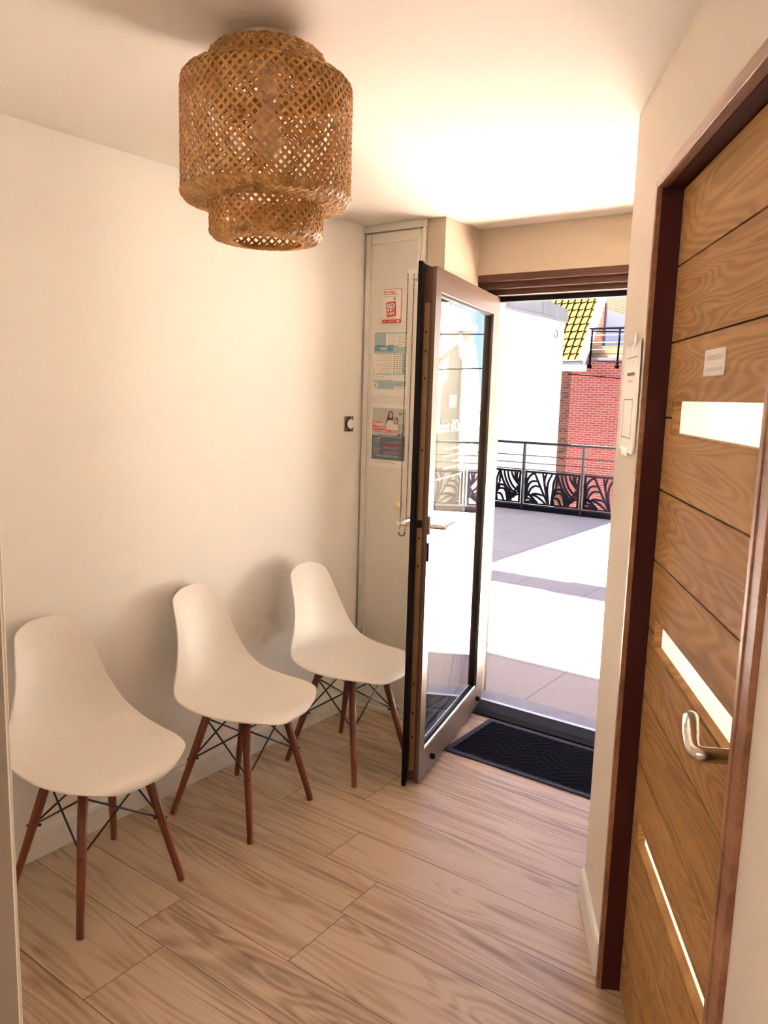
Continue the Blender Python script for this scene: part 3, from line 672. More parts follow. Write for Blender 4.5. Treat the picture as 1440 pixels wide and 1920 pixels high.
# lever handle
bm = bmesh.new(); lathe(bm, [(0, 0), (0.026, 0), (0.026, 0.008), (0.022, 0.010), (0, 0.010)], 28); q = obj('handle_rose', bm, M['steel'], od, smooth=False); q.rotation_euler = (PI/2, 0, 0); q.location = (1.09, YL, 1.003)
bm = bmesh.new()
pts = smooth_path([(1.09, YL, 1.003), (1.09, YL-0.03, 1.003), (1.09, YL-0.056, 1.003), (1.084, YL-0.067, 1.003), (1.066, YL-0.068, 1.006), (1.035, YL-0.063, 1.013), (1.005, YL-0.056, 1.018), (0.975, YL-0.048, 1.016), (0.955, YL-0.042, 1.008)], 6)
tube(bm, pts, [0.0125]*int(len(pts)*0.6) + [0.0135]*(len(pts)-int(len(pts)*0.6)), 16); obj('lever_handle', bm, M['steel'], od, smooth=True)
# the room behind the oak door stays closed off
bm = bmesh.new(); box(bm, 0.30, 1.30, 0.10, 0.12, 0, 2.2); o = struct('trim_8', bm, M['dark_gap']); o.location = (CW.x, CW.y, 0); o.rotation_euler = (0, 0, RW)

# paper label on the door
p = wframe('door_label', 'small taped white paper label on the oak door above its glass slot', 'label')
sheet(p, 0.684, 0.822, 1.614, 1.664, -YL+0.0015, M['paper'], 'paper_sheet')
r = []; wordline(r, 0.702, 1.643, 0.100, 0.010); wordline(r, 0.700, 1.622, 0.105, 0.007); lines(p, r, -YL+0.0018, M['ink_light'])
lines(p, [(0.684, 0.822, 1.6125, 1.6145), (0.812, 0.8135, 1.615, 1.663)], -YL+0.0019, M['ink_light'], 'tape_edge')
# taped notice on the wall
p = wframe('wall_notice', 'tall wrinkled white paper notice taped to wall beside oak door', 'notice')
bm = bmesh.new(); nx, nz = 14, 24
gv = [[bm.verts.new((0.076+0.222*i/nx, -0.0025-0.0030*(0.5+0.5*math.sin(i*1.7+0.1*j))-0.004*(j == 0 and i > 8), 1.428+0.288*j/nz)) for i in range(nx+1)] for j in range(nz+1)]
for j in range(nz):
    for i in range(nx): bm.faces.new((gv[j][i], gv[j][i+1], gv[j+1][i+1], gv[j+1][i]))
q = obj('paper_sheet', bm, M['paper2'], p, smooth=True); sm = q.modifiers.new('thick', 'SOLIDIFY'); sm.thickness = 0.0004
sheet(p, 0.205, 0.228, 1.700, 1.735, 0.0065, M['tape'], 'tape'); sheet(p, 0.120, 0.215, 1.418, 1.440, 0.0065, M['tape'], 'tape')
r = []; wordline(r, 0.115, 1.672, 0.15, 0.003); lines(p, r, 0.0064, M['ink_grey'])
r = []; wordline(r, 0.135, 1.628, 0.10, 0.007); lines(p, r, 0.0064, M['ink'])
r = []; wordline(r, 0.150, 1.611, 0.065, 0.004); lines(p, r, 0.0064, M['ink_orange'])
bd = [(0.110, 0.240, 1.5645, 1.5665), (0.110, 0.240, 1.4645, 1.4665), (0.110, 0.112, 1.4645, 1.5665), (0.238, 0.240, 1.4645, 1.5665)]
lines(p, bd, 0.0064, M['ink'], 'printed_border')

# ------------------------------------------------------------------ doormat
dm = thing('doormat', 'black ribbed rubber doormat on the floor inside the entrance door', 'doormat', (-1.25, 3.065, 0))
bm = bmesh.new()
x0, x1, y0, y1 = -0.44, 0.43, -0.222, 0.212
prof = [(0, 0.0005), (0.004, 0.004), (0.022, 0.008), (0.030, 0.008)]
for (a, b3, c3, d3) in ((x0, x1, y0, y0+0.03), (x0, x1, y1-0.03, y1), (x0, x0+0.03, y0+0.03, y1-0.03), (x1-0.03, x1, y0+0.03, y1-0.03)): box(bm, a, b3, c3, d3, 0.0005, 0.007)
obj('rubber_rim', bm, M['mat_rubber'], dm, bevel=0.003)
bm = bmesh.new(); n1, n2 = 120, 60
ax, bx_, ay, by_ = x0+0.03, x1-0.03, y0+0.03, y1-0.03
def hh(x, y):
    return 0.0075 + 0.0022*(abs(math.sin(x*70+2.5*math.sin(y*30)))*abs(math.sin(y*80+2.5*math.sin(x*26))))
vv = [[bm.verts.new((ax+(bx_-ax)*i/n1, ay+(by_-ay)*j/n2, hh(ax+(bx_-ax)*i/n1, ay+(by_-ay)*j/n2))) for i in range(n1+1)] for j in range(n2+1)]
for j in range(n2):
    for i in range(n1): bm.faces.new((vv[j][i], vv[j][i+1], vv[j+1][i+1], vv[j+1][i]))
obj('ribbed_surface', bm, M['mat_pile'], dm)

# ------------------------------------------------------------------ chairs
def shell_bm():
    bm = bmesh.new()
    # (x, z, half width, curl up, curl forward)
    st = [(0.231, 0.408, 0.055, 0.000, 0.0), (0.230, 0.420, 0.110, 0.001, -0.004), (0.216, 0.434, 0.162, 0.004, -0.006), (0.180, 0.439, 0.202, 0.010, 0.0), (0.11, 0.432, 0.226, 0.018, 0.0),
          (0.03, 0.423, 0.234, 0.026, 0.0), (-0.04, 0.419, 0.236, 0.034, 0.004), (-0.10, 0.425, 0.234, 0.038, 0.012), (-0.148, 0.445, 0.228, 0.034, 0.024), (-0.182, 0.483, 0.214, 0.022, 0.038),
          (-0.202, 0.533, 0.192, 0.008, 0.046), (-0.216, 0.593, 0.168, 0.0, 0.046), (-0.228, 0.655, 0.147, 0.0, 0.040), (-0.240, 0.715, 0.134, -0.002, 0.030), (-0.251, 0.765, 0.123, -0.006, 0.020),
          (-0.259, 0.797, 0.112, -0.010, 0.012), (-0.264, 0.814, 0.088, -0.010, 0.006), (-0.266, 0.822, 0.055, -0.004, 0.002)]
    P = smooth_path([Vector((s[0], s[1], s[2])) for s in st], 3); K = smooth_path([Vector((s[3], s[4], 0)) for s in st], 3)
    nv = 16; G = []
    for p, k in zip(P, K):
        row = []
        for j in range(nv+1):
            v = -1 + 2*j/nv; a = abs(v)**2.2
            row.append(bm.verts.new((p.x + k.y*a, p.z*v, p.y + k.x*a)))
        G.append(row)
    for i in range(len(G)-1):
        for j in range(nv): bm.faces.new((G[i][j], G[i][j+1], G[i+1][j+1], G[i+1][j]))
    return bm

def make_chair(label):
    t = thing('shell_chair', label, 'chair', (0, 0, 0), 0)
    s = obj('seat_shell', shell_bm(), M['plastic'], t, smooth=True)
    b = s.modifiers.new('thick', 'SOLIDIFY'); b.thickness = 0.006; b.offset = -1
    b = s.modifiers.new('round', 'BEVEL'); b.width = 0.0022; b.segments = 2; b.limit_method = 'ANGLE'; b.angle_limit = 0.9
    b = s.modifiers.new('sub', 'SUBSURF'); b.levels = 1; b.render_levels = 1
    bot = {}; top = {}
    for i, sx in enumerate((-1, 1)):
        for sy in (-1, 1):
            bt = Vector((sx*0.184-0.003, sy*0.180, 0)); tp = Vector((0.098 if sx > 0 else -0.080, sy*0.105, 0.392))
            bot[sx, sy] = bt; top[sx, sy] = tp
            bm = bmesh.new(); L2 = (tp-bt).length
            tube(bm, [(L2*k, 0, 0) for k in (0.0, 0.004, 0.25, 0.6, 1.0)], [0.0085, 0.0105, 0.0118, 0.0145, 0.0150], 16)
            lg = obj('leg', bm, M['leg'], t, smooth=True); lg.location = bt
            lg.rotation_euler = (tp-bt).to_track_quat('X', 'Z').to_euler()
    def at(c, z): return bot[c].lerp(top[c], z/0.392)
    cs = [(-1, -1), (1, -1), (1, 1), (-1, 1)]
    for i in range(4):
        a, b4 = cs[i], cs[(i+1) % 4]
        for p0, p1 in ((a, b4), (b4, a)):
            lo = at(p0, 0.215); hi = at(p1, 0.372)
            bm = bmesh.new(); tube(bm, [lo, hi], 0.0032, 8)
            obj('cross_brace', bm, M['chrod'], t, smooth=True)
    for c in cs:
        bm = bmesh.new(); p0 = at(c, 0.215); d = Vector((c[0], c[1], 0)).normalized()
        tube(bm, [p0 - d*0.024, p0 + d*0.018], 0.0045, 8)
        obj('bolt', bm, M['chrod'], t)
    bm = bmesh.new()
    for c in cs:
        p0 = top[c]; box(bm, p0.x-0.012, p0.x+0.012, p0.y-0.012, p0.y+0.012, 0.375, 0.425)
    box(bm, -0.10, 0.10, -0.112, -0.098, 0.396, 0.405); box(bm, -0.10, 0.10, 0.098, 0.112, 0.396, 0.405)
    box(bm, -0.105, -0.091, -0.105, 0.105, 0.396, 0.405); box(bm, 0.091, 0.105, -0.105, 0.105, 0.396, 0.405)
    obj('seat_mount', bm, M['chrod'], t)
    return t
ch = make_chair('white shell chair nearest the camera, partly hidden by the left door jamb')
ch['group'] = 'white shell chairs along the left wall'
ch.location = (-2.036, 1.336, 0); ch.rotation_euler = (0, 0, math.radians(-1.0))
dup(ch, (-2.024, 1.951, 0), math.radians(6.0), 'middle white shell chair with dark wood legs against left wall')
dup(ch, (-1.970, 2.513, 0), math.radians(-0.5), 'farthest white shell chair, beside the closet and open glass door')

# ------------------------------------------------------------------ woven bamboo ceiling lamp
LX, LY = -1.325, 1.345
lamp = thing('ceiling_lamp', 'tiered woven bamboo ceiling lamp hanging close under the white ceiling', 'lamp', (LX, LY, ZC))
bm = bmesh.new(); lathe(bm, [(0.060, 0.0), (0.060, -0.012), (0.057, -0.042), (0.050, -0.046), (0.0, -0.046)], 40); obj('canopy', bm, M['canopy'], lamp, smooth=False)
bm = bmesh.new(); lathe(bm, [(0.0, -0.04), (0.020, -0.04), (0.022, -0.11), (0.018, -0.13), (0.0, -0.13)], 20); obj('lamp_socket', bm, M['base'], lamp, smooth=True)
bm = bmesh.new(); lathe(bm, [(0.0, -0.255), (0.018, -0.250), (0.030, -0.232), (0.034, -0.21), (0.030, -0.185), (0.018, -0.155), (0.014, -0.13)], 24); obj('bulb', bm, mat('frosted_bulb', (0.85, 0.72, 0.6), 0.3), lamp, smooth=True)
def weave(name, prof, count, width, slope=1.0, m='bamboo', hr=0.0013, step=0.006):
    # resample profile (r, z)
    P = [Vector((r, z)) for r, z in prof]; pts = [P[0]]
    for a, b in zip(P[:-1], P[1:]):
        n = max(1, int((b-a).length/step))
        for k in range(1, n+1): pts.append(a.lerp(b, k/n))
    bm = bmesh.new(); R0 = max(p.x for p in pts)
    S = [0.0]; TH = [0.0]
    for a, b in zip(pts[:-1], pts[1:]):
        ds = (b-a).length; S.append(S[-1]+ds); TH.append(TH[-1] + slope*ds/max(R0, 0.02))
    pitch = 2*PI*R0/count
    for fam in (1, -1):
        for c in range(count):
            th0 = 2*PI*c/count + (0 if fam == 1 else PI/count)*0
            jw = random.uniform(0.86, 1.12); prev = None
            for i, p in enumerate(pts):
                th = th0 + fam*TH[i]
                a = pts[max(i-1, 0)]; b = pts[min(i+1, len(pts)-1)]; tg = (b-a).normalized(); nr = Vector((tg.y, -tg.x))
                if nr.x < 0 and abs(tg.y) > 0.3: nr = -nr
                wv = hr*(1 if fam == 1 else -1)*math.cos(PI*(2*abs(TH[i])*count/(2*PI) + (c % 2)))
                # across-strip direction in (tangent s, theta) space, strip runs along (1, fam*slope)
                ct = width*jw*0.5/math.sqrt(1+slope*slope)
                ds, dt = -fam*slope*ct, ct
                rr = max(p.x, 0.01)
                kk = rr/R0
                vs = []
                for sg in (-1, 1):
                    q = p + tg*(ds*sg*kk) + nr*wv
                    t2 = th + dt*sg/R0
                    vs.append(bm.verts.new((q.x*math.cos(t2), q.x*math.sin(t2), q.y)))
                if prev: bm.faces.new((prev[0], prev[1], vs[1], vs[0]))
                prev = vs
    o = obj(name, bm, M[m], lamp, recalc=False)
    s = o.modifiers.new('thick', 'SOLIDIFY'); s.thickness = 0.0007
    return o
def rim(name, r, z, w=0.004, h=0.003):
    b = bmesh.new(); lathe(b, [(r-w/2, z-h), (r+w/2, z-h), (r+w/2, z+h), (r-w/2, z+h), (r-w/2, z-h)], 72, caps=False)
    return obj(name, b, M['bamboo'], lamp)
weave('upper_tier', [(0.062, -0.030), (0.100, -0.030), (0.118, -0.033), (0.128, -0.042), (0.131, -0.055), (0.131, -0.125)], 42, 0.0062)
weave('main_tier', [(0.120, -0.085), (0.160, -0.086), (0.178, -0.090), (0.187, -0.100), (0.190, -0.115), (0.190, -0.325), (0.188, -0.338), (0.180, -0.347), (0.160, -0.352), (0.136, -0.354)], 58, 0.0060)
weave('lower_tier', [(0.128, -0.320), (0.128, -0.405), (0.125, -0.418), (0.116, -0.427), (0.100, -0.431), (0.083, -0.432)], 42, 0.0060)
weave('plaited_shoulder', [(0.122, -0.0835), (0.160, -0.0845), (0.179, -0.0885), (0.1885, -0.099)], 60, 0.0095, hr=0.0010)
weave('plaited_shoulder', [(0.1915, -0.334), (0.190, -0.340), (0.181, -0.3485), (0.160, -0.3535), (0.136, -0.3555)], 60, 0.0088, hr=0.0010)
weave('plaited_shoulder', [(0.1285, -0.414), (0.1265, -0.420), (0.117, -0.4285), (0.100, -0.4325), (0.083, -0.4335)], 44, 0.0085, hr=0.0010)
rim('rim_ring', 0.136, -0.354); rim('rim_ring', 0.083, -0.432); rim('rim_ring', 0.062, -0.030); rim('rim_ring', 0.120, -0.085)
bm = bmesh.new()
for k in range(3):
    a = 2*PI*k/3; tube(bm, [(0.02*math.cos(a), 0.02*math.sin(a), -0.10), (0.126*math.cos(a), 0.126*math.sin(a), -0.10)], 0.0015, 6)
obj('wire_support', bm, M['canopy'], lamp)

# ------------------------------------------------------------------ outside: terrace, railing
bm = bmesh.new(); box(bm, -6.0, 8.0, 3.60, 10.35, -0.35, -0.012); struct('terrace', bm, M['terrace'])
bm = bmesh.new(); box(bm, -60, 60, 10.4, 90, -3.2, -3.0); struct('street', bm, M['ground'])

# laser-cut panel pattern, coordinates read as (x 0..610, y up 0..345) and scaled to the bay
def bayp(x, y):
    yb = 690 + (x-440)*60/620.0
    return ((x-440)/610.0, (yb-y)/345.0)
A1 = [[(470,560),(463,500),(478,430),(520,388),(556,382)], [(470,585),(482,505),(520,462),(592,462)], [(486,610),(508,545),(555,512),(612,520)], [(500,620),(545,592),(610,598),(660,615)],
      [(550,378),(590,460),(640,560),(712,700)], [(643,383),(655,440),(680,560),(715,700)], [(684,385),(668,430),(662,480)], [(748,392),(708,470),(700,560),(722,700)], [(795,398),(768,480),(762,560),(748,706)],
      [(440,588),(500,600),(560,655),(600,690)], [(440,640),(500,640),(560,660)], [(440,676),(520,668),(590,690)], [(525,598),(600,630),(690,700)], [(450,570),(470,600),(470,640)], [(455,380),(450,470),(466,560)]]
B1 = [[(800,398),(806,440),(800,500),(812,520)], [(806,400),(830,480),(880,570),(960,655)], [(848,402),(872,490),(925,585),(1000,655)], [(890,404),(912,490),(965,575),(1045,630)], [(932,408),(965,480),(1046,580)],
      [(975,410),(985,460),(1000,520)], [(1012,412),(1000,460),(1003,520)], [(1046,420),(1030,490),(1005,545)], [(765,590),(800,555),(845,555),(870,575)], [(770,605),(820,590),(870,610),(900,720)],
      [(775,640),(820,650),(860,720)], [(895,725),(925,670),(980,645),(1050,620)], [(935,725),(960,680),(1050,648)], [(860,560),(905,640),(980,650)], [(1046,560),(1000,600),(960,650)]]
def panel_bm(w, h):
    bm = bmesh.new(); T = 0.004
    def P(x, y): u, v = bayp(x, y); return (u*w, max(0, min(1, v))*h)
    box(bm, 0, 0.03, -T, T, 0, h); box(bm, w-0.03, w, -T, T, 0, h); box(bm, 0, w, -T, T, 0, 0.022); box(bm, 0, w, -T, T, h-0.03, h)
    for cv in A1 + B1:
        pts = smooth_path([Vector((*P(*p), 0)) for p in cv], 5); n = len(pts); L, R = [], []
        for i, p in enumerate(pts):
            t = (pts[min(i+1, n-1)]-pts[max(i-1, 0)]).normalized(); nn = Vector((-t.y, t.x, 0))
            hw = 0.0125 + 0.004*math.sin(PI*i/(n-1))
            L.append(p+nn*hw); R.append(p-nn*hw)
        va = [[bm.verts.new((q.x, yy, q.y)) for q in side] for side in (L, R) for yy in (-T, T)]
        for i in range(n-1):
            bm.faces.new((va[0][i], va[0][i+1], va[2][i+1], va[2][i])); bm.faces.new((va[1][i], va[3][i], va[3][i+1], va[1][i+1]))
            bm.faces.new((va[0][i], va[1][i], va[1][i+1], va[0][i+1])); bm.faces.new((va[2][i], va[2][i+1], va[3][i+1], va[3][i]))
    # solid leaf bodies between the strokes
    for pl in ([(745,706),(762,560),(770,560),(800,500),(812,580),(775,640),(790,720)], [(870,560),(960,655),(1000,655),(985,690),(905,725),(880,660)], [(440,690),(470,676),(590,690),(620,706),(440,694)], [(1000,560),(1046,580),(1046,620),(1005,610)]):
        prism(bm, [P(*p) for p in pl], 'y', -T*0.9, T*0.9)
    return bm
RAZ = math.atan2(0.12, 1.75); RY = 10.12
rl = thing('terrace_railing', 'anthracite metal terrace railing with leaf cut panels', 'railing', (-4.88, RY, 0), RAZ*0.6)
bay = 0.862
me_panel = None
xs0, xs1 = -1, 7
bm = bmesh.new(); box(bm, xs0*bay-0.1, xs1*bay+0.05, -0.022, 0.022, 0.930, 0.962); obj('handrail', bm, M['railtop'], rl, bevel=0.004)
for z in (0.770, 0.665):
    bm = bmesh.new(); tube(bm, [(xs0*bay-0.1, 0, z), (xs1*bay, 0, z)], 0.006, 8); obj('bar', bm, M['wire'], rl, smooth=True)
for z in (0.572, 0.075):
    bm = bmesh.new(); box(bm, xs0*bay-0.1, xs1*bay, -0.006, 0.006, z-0.006, z+0.006); obj('panel_rail', bm, M['wire'], rl)
bm = bmesh.new(); box(bm, xs0*bay-0.1, xs1*bay, 0.0, 0.05, -0.02, 0.062); obj('base_beam', bm, M['rail'], rl)
pm = None
for k in range(xs0, xs1+1):
    bm = bmesh.new(); box(bm, k*bay-0.013, k*bay+0.013, -0.03, 0.02, -0.012, 0.935); obj('post', bm, mat('post_grey', (0.018, 0.017, 0.021), 0.6, spec=0.2) if k == xs0 else bpy.data.materials['post_grey'], rl)
    if k < xs1:
        if pm is None:
            o = obj('leaf_panel', panel_bm(bay-0.06, 0.47), M['rail'], rl); pm = o
        else:
            o = pm.copy(); C.objects.link(o); o.parent = rl
        o.location = (k*bay+0.03, -0.012, 0.088)

# ------------------------------------------------------------------ white neighbour building on the left
nb = thing('white_building', 'blank white rendered building with zinc coping left of the brick house', 'building', (-6.0, 13.8, -3))
bm = bmesh.new(); box(bm, -4.5, 0, -10.15, 0, 0, 6.0); obj('rendered_wall', bm, M['render'], nb)
bm = bmesh.new(); prism(bm, [(-10.15, 5.98), (0.03, 5.98), (0.03, 6.19), (-1.4, 6.30), (-10.15, 6.45)], 'x', -0.20, 0.035); box(bm, 0.0, 0.05, -10.15, 0.03, 5.96, 6.0); obj('zinc_coping', bm, M['zinc'], nb)
for k in range(8):
    bm = bmesh.new(); box(bm, 0.035, 0.045, -10.0+k*1.28, -9.985+k*1.28, 6.0, 6.2); obj('coping_seam', bm, M['zinc'], nb)
bm = bmesh.new(); prism(bm, [(-4.5, 6.0), (-0.2, 6.25), (-2.3, 7.1)], 'y', -10.15, -0.1); obj('zinc_roof', bm, M['zinc'], nb)
bm = bmesh.new(); tube(bm, smooth_path([(0.0, -0.38, 5.80), (0.05, -0.40, 5.74), (0.05, -0.42, 5.66), (0.05, -0.50, 5.66), (0.05, -0.55, 5.72)], 4), 0.009, 8); obj('wall_hook', bm, M['chrod'], nb, smooth=True)
cm = thing('chimney', 'tall rendered chimney on the roof of the white building', 'chimney', (-6.35, 6.04, 3.45))
bm = bmesh.new(); box(bm, -0.22, 0.22, -0.22, 0.22, 0, 2.10); box(bm, -0.27, 0.27, -0.27, 0.27, 1.95, 2.05); obj('chimney_stack', bm, M['render'], cm)

# ------------------------------------------------------------------ brick house
hs = thing('brick_house', 'red brick house with steep clay tile roof and white verge boards', 'house', (-9.10, 22.0, -3))
bm = bmesh.new(); box(bm, -0.16, 6.5, 0.0, 6.0, 0, 5.70); obj('annex_wall', bm, M['brick_pink'], hs)
bm = bmesh.new(); box(bm, -5.5, -0.162, 0.02, 6.0, 0, 5.6); obj('brown_brick_wall', bm, M['brick_brown'], hs)
bm = bmesh.new(); prism(bm, [(0.05, 5.3), (0.25, 5.62), (3.7, 10.7), (7.5, 5.0), (7.5, 4.0), (0.05, 4.0)], 'x', -5.5, -0.02); obj('gable_wall', bm, M['brick_gable'], hs)
# roof tiles: stepped and ribbed surface
sl = math.atan2(2.37, 1.6); ct, stn = math.cos(sl), math.sin(sl)
bm = bmesh.new(); tw, tl = 0.205, 0.27
y00, z00 = -0.30, 5.65
for i in range(26):
    xa = 0.25 - i*tw
    for j in range(21):
        s0 = j*tl; s1 = s0 + tl + 0.03
        def PT(x, s, h): return (x, y00 + s*ct - h*stn, z00 + s*stn + h*ct)
        h0, h1 = 0.030, 0.004
        prof = [(0.0, 0.0), (0.018, 0.030), (0.045, 0.030), (0.060, 0.006), (tw-0.03, 0.002), (tw, -0.004)]
        lo = [bm.verts.new(PT(xa-px, s0, h0+ph)) for px, ph in prof]; hi = [bm.verts.new(PT(xa-px, s1, h1+ph)) for px, ph in prof]
        fr = [bm.verts.new(PT(xa-px, s0, ph-0.012)) for px, ph in prof]
        for k in range(len(prof)-1):
            bm.faces.new((lo[k], hi[k], hi[k+1], lo[k+1])); bm.faces.new((fr[k], lo[k], lo[k+1], fr[k+1]))
obj('tiled_roof', bm, M['rooftile'], hs, recalc=False)
bm = bmesh.new()
def rake(bm, o0, o1, x0, x1):
    A = [(y00-0.03 + 0*ct - o0*stn, z00 + o0*ct), (y00-0.03 - o1*stn, z00 + o1*ct)]
    Lr = 5.9
    prism(bm, [A[0], A[1], (A[1][0]+Lr*ct, A[1][1]+Lr*stn), (A[0][0]+Lr*ct, A[0][1]+Lr*stn)], 'x', x0, x1)
rake(bm, -0.20, 0.075, 0.27, 0.305); rake(bm, 0.03, 0.075, 0.17, 0.27); obj('verge_board', bm, M['white_trim'], hs)
bm = bmesh.new(); tube(bm, [(-5.5, y00-0.06, z00-0.02), (0.30, y00-0.06, z00-0.02)], 0.065, 12); obj('gutter', bm, M['zinc'], hs, smooth=True)
bm = bmesh.new(); box(bm, -5.5, 0.30, y00, -0.002, z00-0.26, z00-0.07); obj('eaves_board', bm, M['white_trim'], hs)
bm = bmesh.new(); box(bm, -0.03, 0.015, 2.05, 4.4, 5.70, 7.34); sh = obj('window_shutter', bm, M['shutter'], hs)
bm = bmesh.new()
for k in range(27): box(bm, 0.012, 0.022, 2.07, 4.38, 5.72+0.06*k, 5.765+0.06*k)
obj('shutter_slats', bm, M['shutter'], sh)
bm = bmesh.new(); box(bm, -0.02, 0.03, 2.0, 4.45, 7.34, 7.52); obj('window_lintel', bm, M['brick_gable'], hs)
bm = bmesh.new(); tube(bm, [(0.03, 1.86, 5.72), (0.03, 1.86, 7.9)], 0.02, 8); obj('downpipe', bm, M['chrod'], hs, smooth=True)
bm = bmesh.new(); box(bm, 0.31, 6.6, -0.05, 6.0, 5.70, 5.78); obj('balcony_slab', bm, mat('lead_edge', (0.13, 0.12, 0.17), 0.5), hs)
for (u, z) in ((1.25+0.25, 4.55), (1.25+0.25, 3.35)):
    bm = bmesh.new(); box(bm, u, u+0.35, -0.04, 0.0, z, z+0.10); obj('stone_ledge', bm, M['base'], hs)
for a, b2 in (((-0.2, -0.03, 4.66), (-0.34, -0.06, 4.62)), ((-0.2, -0.03, 3.05), (-0.42, -0.06, 2.98)), ((1.35, -0.03, 3.86), (1.5, -0.05, 3.86))):
    bm = bmesh.new(); tube(bm, [a, b2], 0.022, 6); obj('iron_hook', bm, M['chrod'], hs)

br = thing('balcony_railing', 'dark balcony railing with pale bars on the brick house', 'railing', (-8.75, 21.86, 2.78))
bm = bmesh.new(); tube(bm, [(0.0, 0, 0.80), (6.0, 0, 0.80)], 0.030, 8); obj('handrail', bm, M['soot'], br, smooth=True)
for z in (0.62, 0.42, 0.22):
    bm = bmesh.new(); tube(bm, [(0.0, 0, z), (6.0, 0, z)], 0.014, 8); obj('bar', bm, M['white_trim'], br, smooth=True)
for k in range(6):
    bm = bmesh.new(); x = 0.10 + k*0.80
    tube(bm, [(x, -0.04, -0.30), (x, -0.03, 0.1), (x, 0, 0.80)], 0.030, 8)
    tube(bm, [(x-0.05, -0.05, -0.24), (x+0.05, -0.05, -0.28)], 0.05, 8); obj('post', bm, M['soot'], br, smooth=True)
for k, (yy, zz_, mm) in enumerate(((0.25, 0.0, 0), (0.25, 0.115, 0), (0.25, 0.23, 0))):
    bm = bmesh.new(); box(bm, -8.85, -6.2, 22.2, 22.5, 2.785+zz_, 2.885+zz_)
    tag(obj('timber_beam', bm, M['planks']), ('yellow timber beam lying on the balcony floor, lowest of the stack', 'yellow timber beam in the middle of the balcony stack', 'yellow timber beam on top of the balcony stack')[k], 'beam', 'timber beams stacked on the balcony')

def cable(p0, p1, sag, label, r=0.012):
    bm = bmesh.new(); a = Vector(p0); b = Vector(p1)
    tube(bm, [a.lerp(b, k/16) - Vector((0, 0, sag*4*(k/16)*(1-k/16))) for k in range(17)], r, 6)
    tag(obj('overhead_cable', bm, M['soot'], smooth=True), label, 'cable')
cable((-9.32, 21.93, 2.31), (-6.5, 21.93, 2.10), 0.0, 'thin dark cable crossing the red brick wall under the balcony')

# ------------------------------------------------------------------ across the street (seen mirrored in the open door)
h2 = thing('cream_house', 'cream rendered house across the street with flat cornice', 'house', (-1.05, 20.0, -3), math.radians(-18))
bm = bmesh.new(); box(bm, 0.0, 9.0, 0, 7.0, 0, 6.22); obj('rendered_wall', bm, M['cream_house'], h2)
bm = bmesh.new(); box(bm, -0.08, 9.0, -0.10, 7.0, 6.22, 6.36); obj('cornice', bm, M['white_trim'], h2)
bm = bmesh.new(); box(bm, 0.85, 1.65, -0.03, 0.02, 3.75, 4.85); wn2 = obj('window', bm, M['dark_glass'], h2)
bm = bmesh.new(); ring(bm, 0.80, 1.70, 3.70, 4.90, 0.86, 1.64, 3.76, 4.84, -0.05, 0.0); box(bm, 0.86, 1.64, -0.05, 0, 4.3, 4.34); obj('window_frame', bm, M['white_trim'], wn2)
bm = bmesh.new(); tube(bm, [(0.27, -0.06, 0), (0.27, -0.06, 5.4), (0.33, -0.06, 5.75), (0.33, -0.02, 6.2)], 0.05, 10); obj('downpipe', bm, M['zinc'], h2, smooth=True)
bm = bmesh.new(); prism(bm, [(0.34, 5.95), (1.3, 5.2), (1.3, 5.3), (0.36, 6.05)], 'y', -0.12, 0.0); obj('gable_moulding', bm, M['white_trim'], h2)
bm = bmesh.new(); prism(bm, [(0.45, 6.22), (1.4, 6.22), (1.4, 5.25)], 'y', -0.04, 0.0); obj('slate_cheek', bm, M['grey_slate'], h2)
sg = thing('street_sign', 'small white sign with red edge on the cream house', 'sign', (-0.715, 19.853, 1.28), math.radians(-18))
bm = bmesh.new(); box(bm, 0.0, 0.24, 0.0, 0.03, 0, 0.32); obj('sign_board', bm, M['white_trim'], sg)
bm = bmesh.new(); box(bm, 0.21, 0.25, -0.005, 0.0, 0, 0.32); obj('red_edge', bm, M['ink_rose'], sg)
cp = thing('chimney_pot', 'pale chimney pot standing above the cream house cornice', 'chimney', (-0.88, 20.4, 3.36))
bm = bmesh.new(); box(bm, -0.16, 0.16, -0.15, 0.15, 0, 0.06); obj('chimney_base', bm, M['cream_house'], cp)
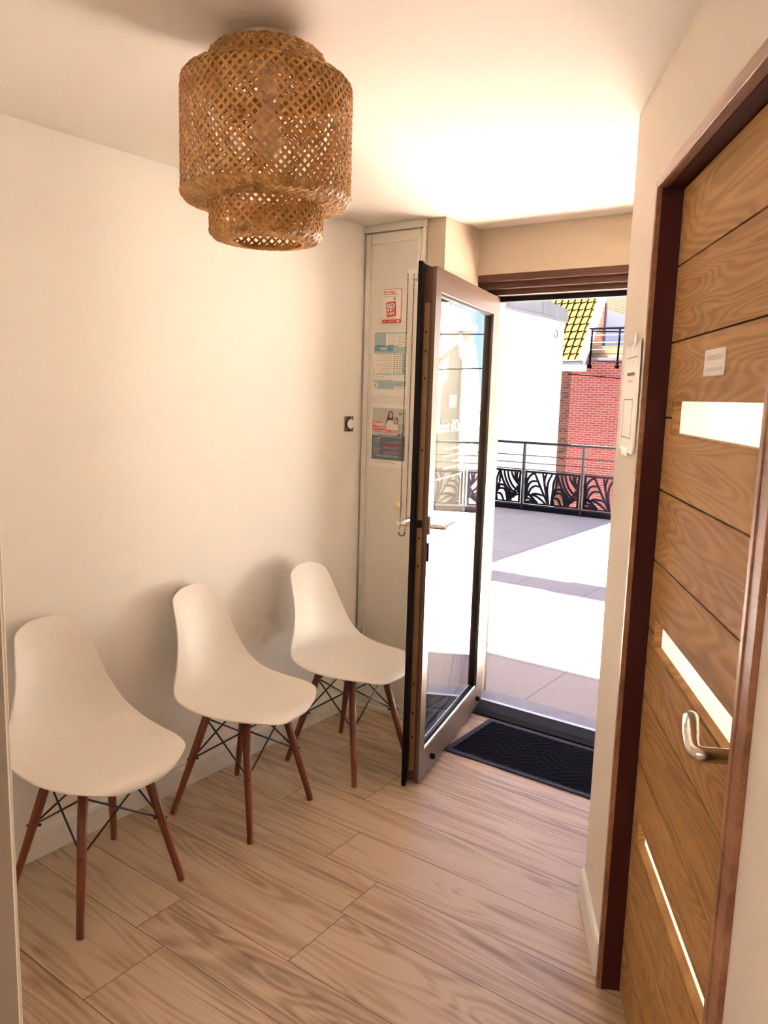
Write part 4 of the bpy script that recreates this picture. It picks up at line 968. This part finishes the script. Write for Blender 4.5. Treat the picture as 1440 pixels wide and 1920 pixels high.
bm = bmesh.new(); lathe(bm, [(0.0, 0.06), (0.10, 0.06), (0.085, 0.12), (0.06, 0.26), (0.05, 0.30), (0.0, 0.30)], 16); obj('pot', bm, M['cream_house'], cp, smooth=True)
pl = thing('gate_pillar', 'pale rendered pillar beside the ivy across the street', 'pillar', (-1.22, 19.8, -3))
bm = bmesh.new(); prism(bm, [(-0.13, 0), (0.13, 0), (0.13, 5.9), (0.10, 5.9), (-0.13, 4.3)], 'y', -0.12, 0.12); obj('pillar_shaft', bm, M['render'], pl)
# ivy column
random.seed(3)
bm = bmesh.new()
for i in range(2600):
    z = random.uniform(0, 5.4); a = random.uniform(0, 2*PI); rr = 0.30*math.sqrt(random.random())*(1.0 if z < 4.6 else (5.5-z)/0.9) + 0.02
    p0 = Vector((rr*math.cos(a), rr*math.sin(a), z)); u = Vector((random.gauss(0,1), random.gauss(0,1), random.gauss(0,1))).normalized(); v = u.orthogonal().normalized(); s = random.uniform(0.03, 0.06)
    quad(bm, (p0-u*s, p0-v*s*0.7, p0+u*s, p0+v*s*0.7))
iv = thing('ivy_tree', 'narrow yellow green ivy covered tree across the street', 'tree', (-1.66, 19.1, -3))
obj('foliage', bm, M['leafy'], iv, recalc=False)
bm = bmesh.new(); tube(bm, [(0, 0, 0), (0.02, 0, 2.5), (0, 0, 5.2)], [0.08, 0.06, 0.02], 8); obj('trunk', bm, M['bark'], iv, smooth=True)
# bare tree further back
tr = thing('bare_tree', 'leafless tree rising behind the cream house', 'tree', (0.8, 30.0, -3))
bm = bmesh.new()
def branch(p, d, l, r, n):
    q = p + d*l; tube(bm, [p, q], [r, r*0.7], 5, caps=False)
    if n:
        for _ in range(3):
            branch(q, (d + Vector((random.uniform(-.7,.7), random.uniform(-.7,.7), random.uniform(0,.4)))).normalized(), l*0.68, r*0.62, n-1)
branch(Vector((0, 0, 0)), Vector((0, 0, 1)), 4.2, 0.16, 5)
obj('branches', bm, M['bark'], tr)
cable((-6, 15.5, 2.35), (9, 15.5, 1.9), 0.1, 'upper overhead street cable in front of the cream house')
cable((-6, 15.0, 2.9), (9, 15.0, 2.85), 0.15, 'highest overhead street cable across the sky')
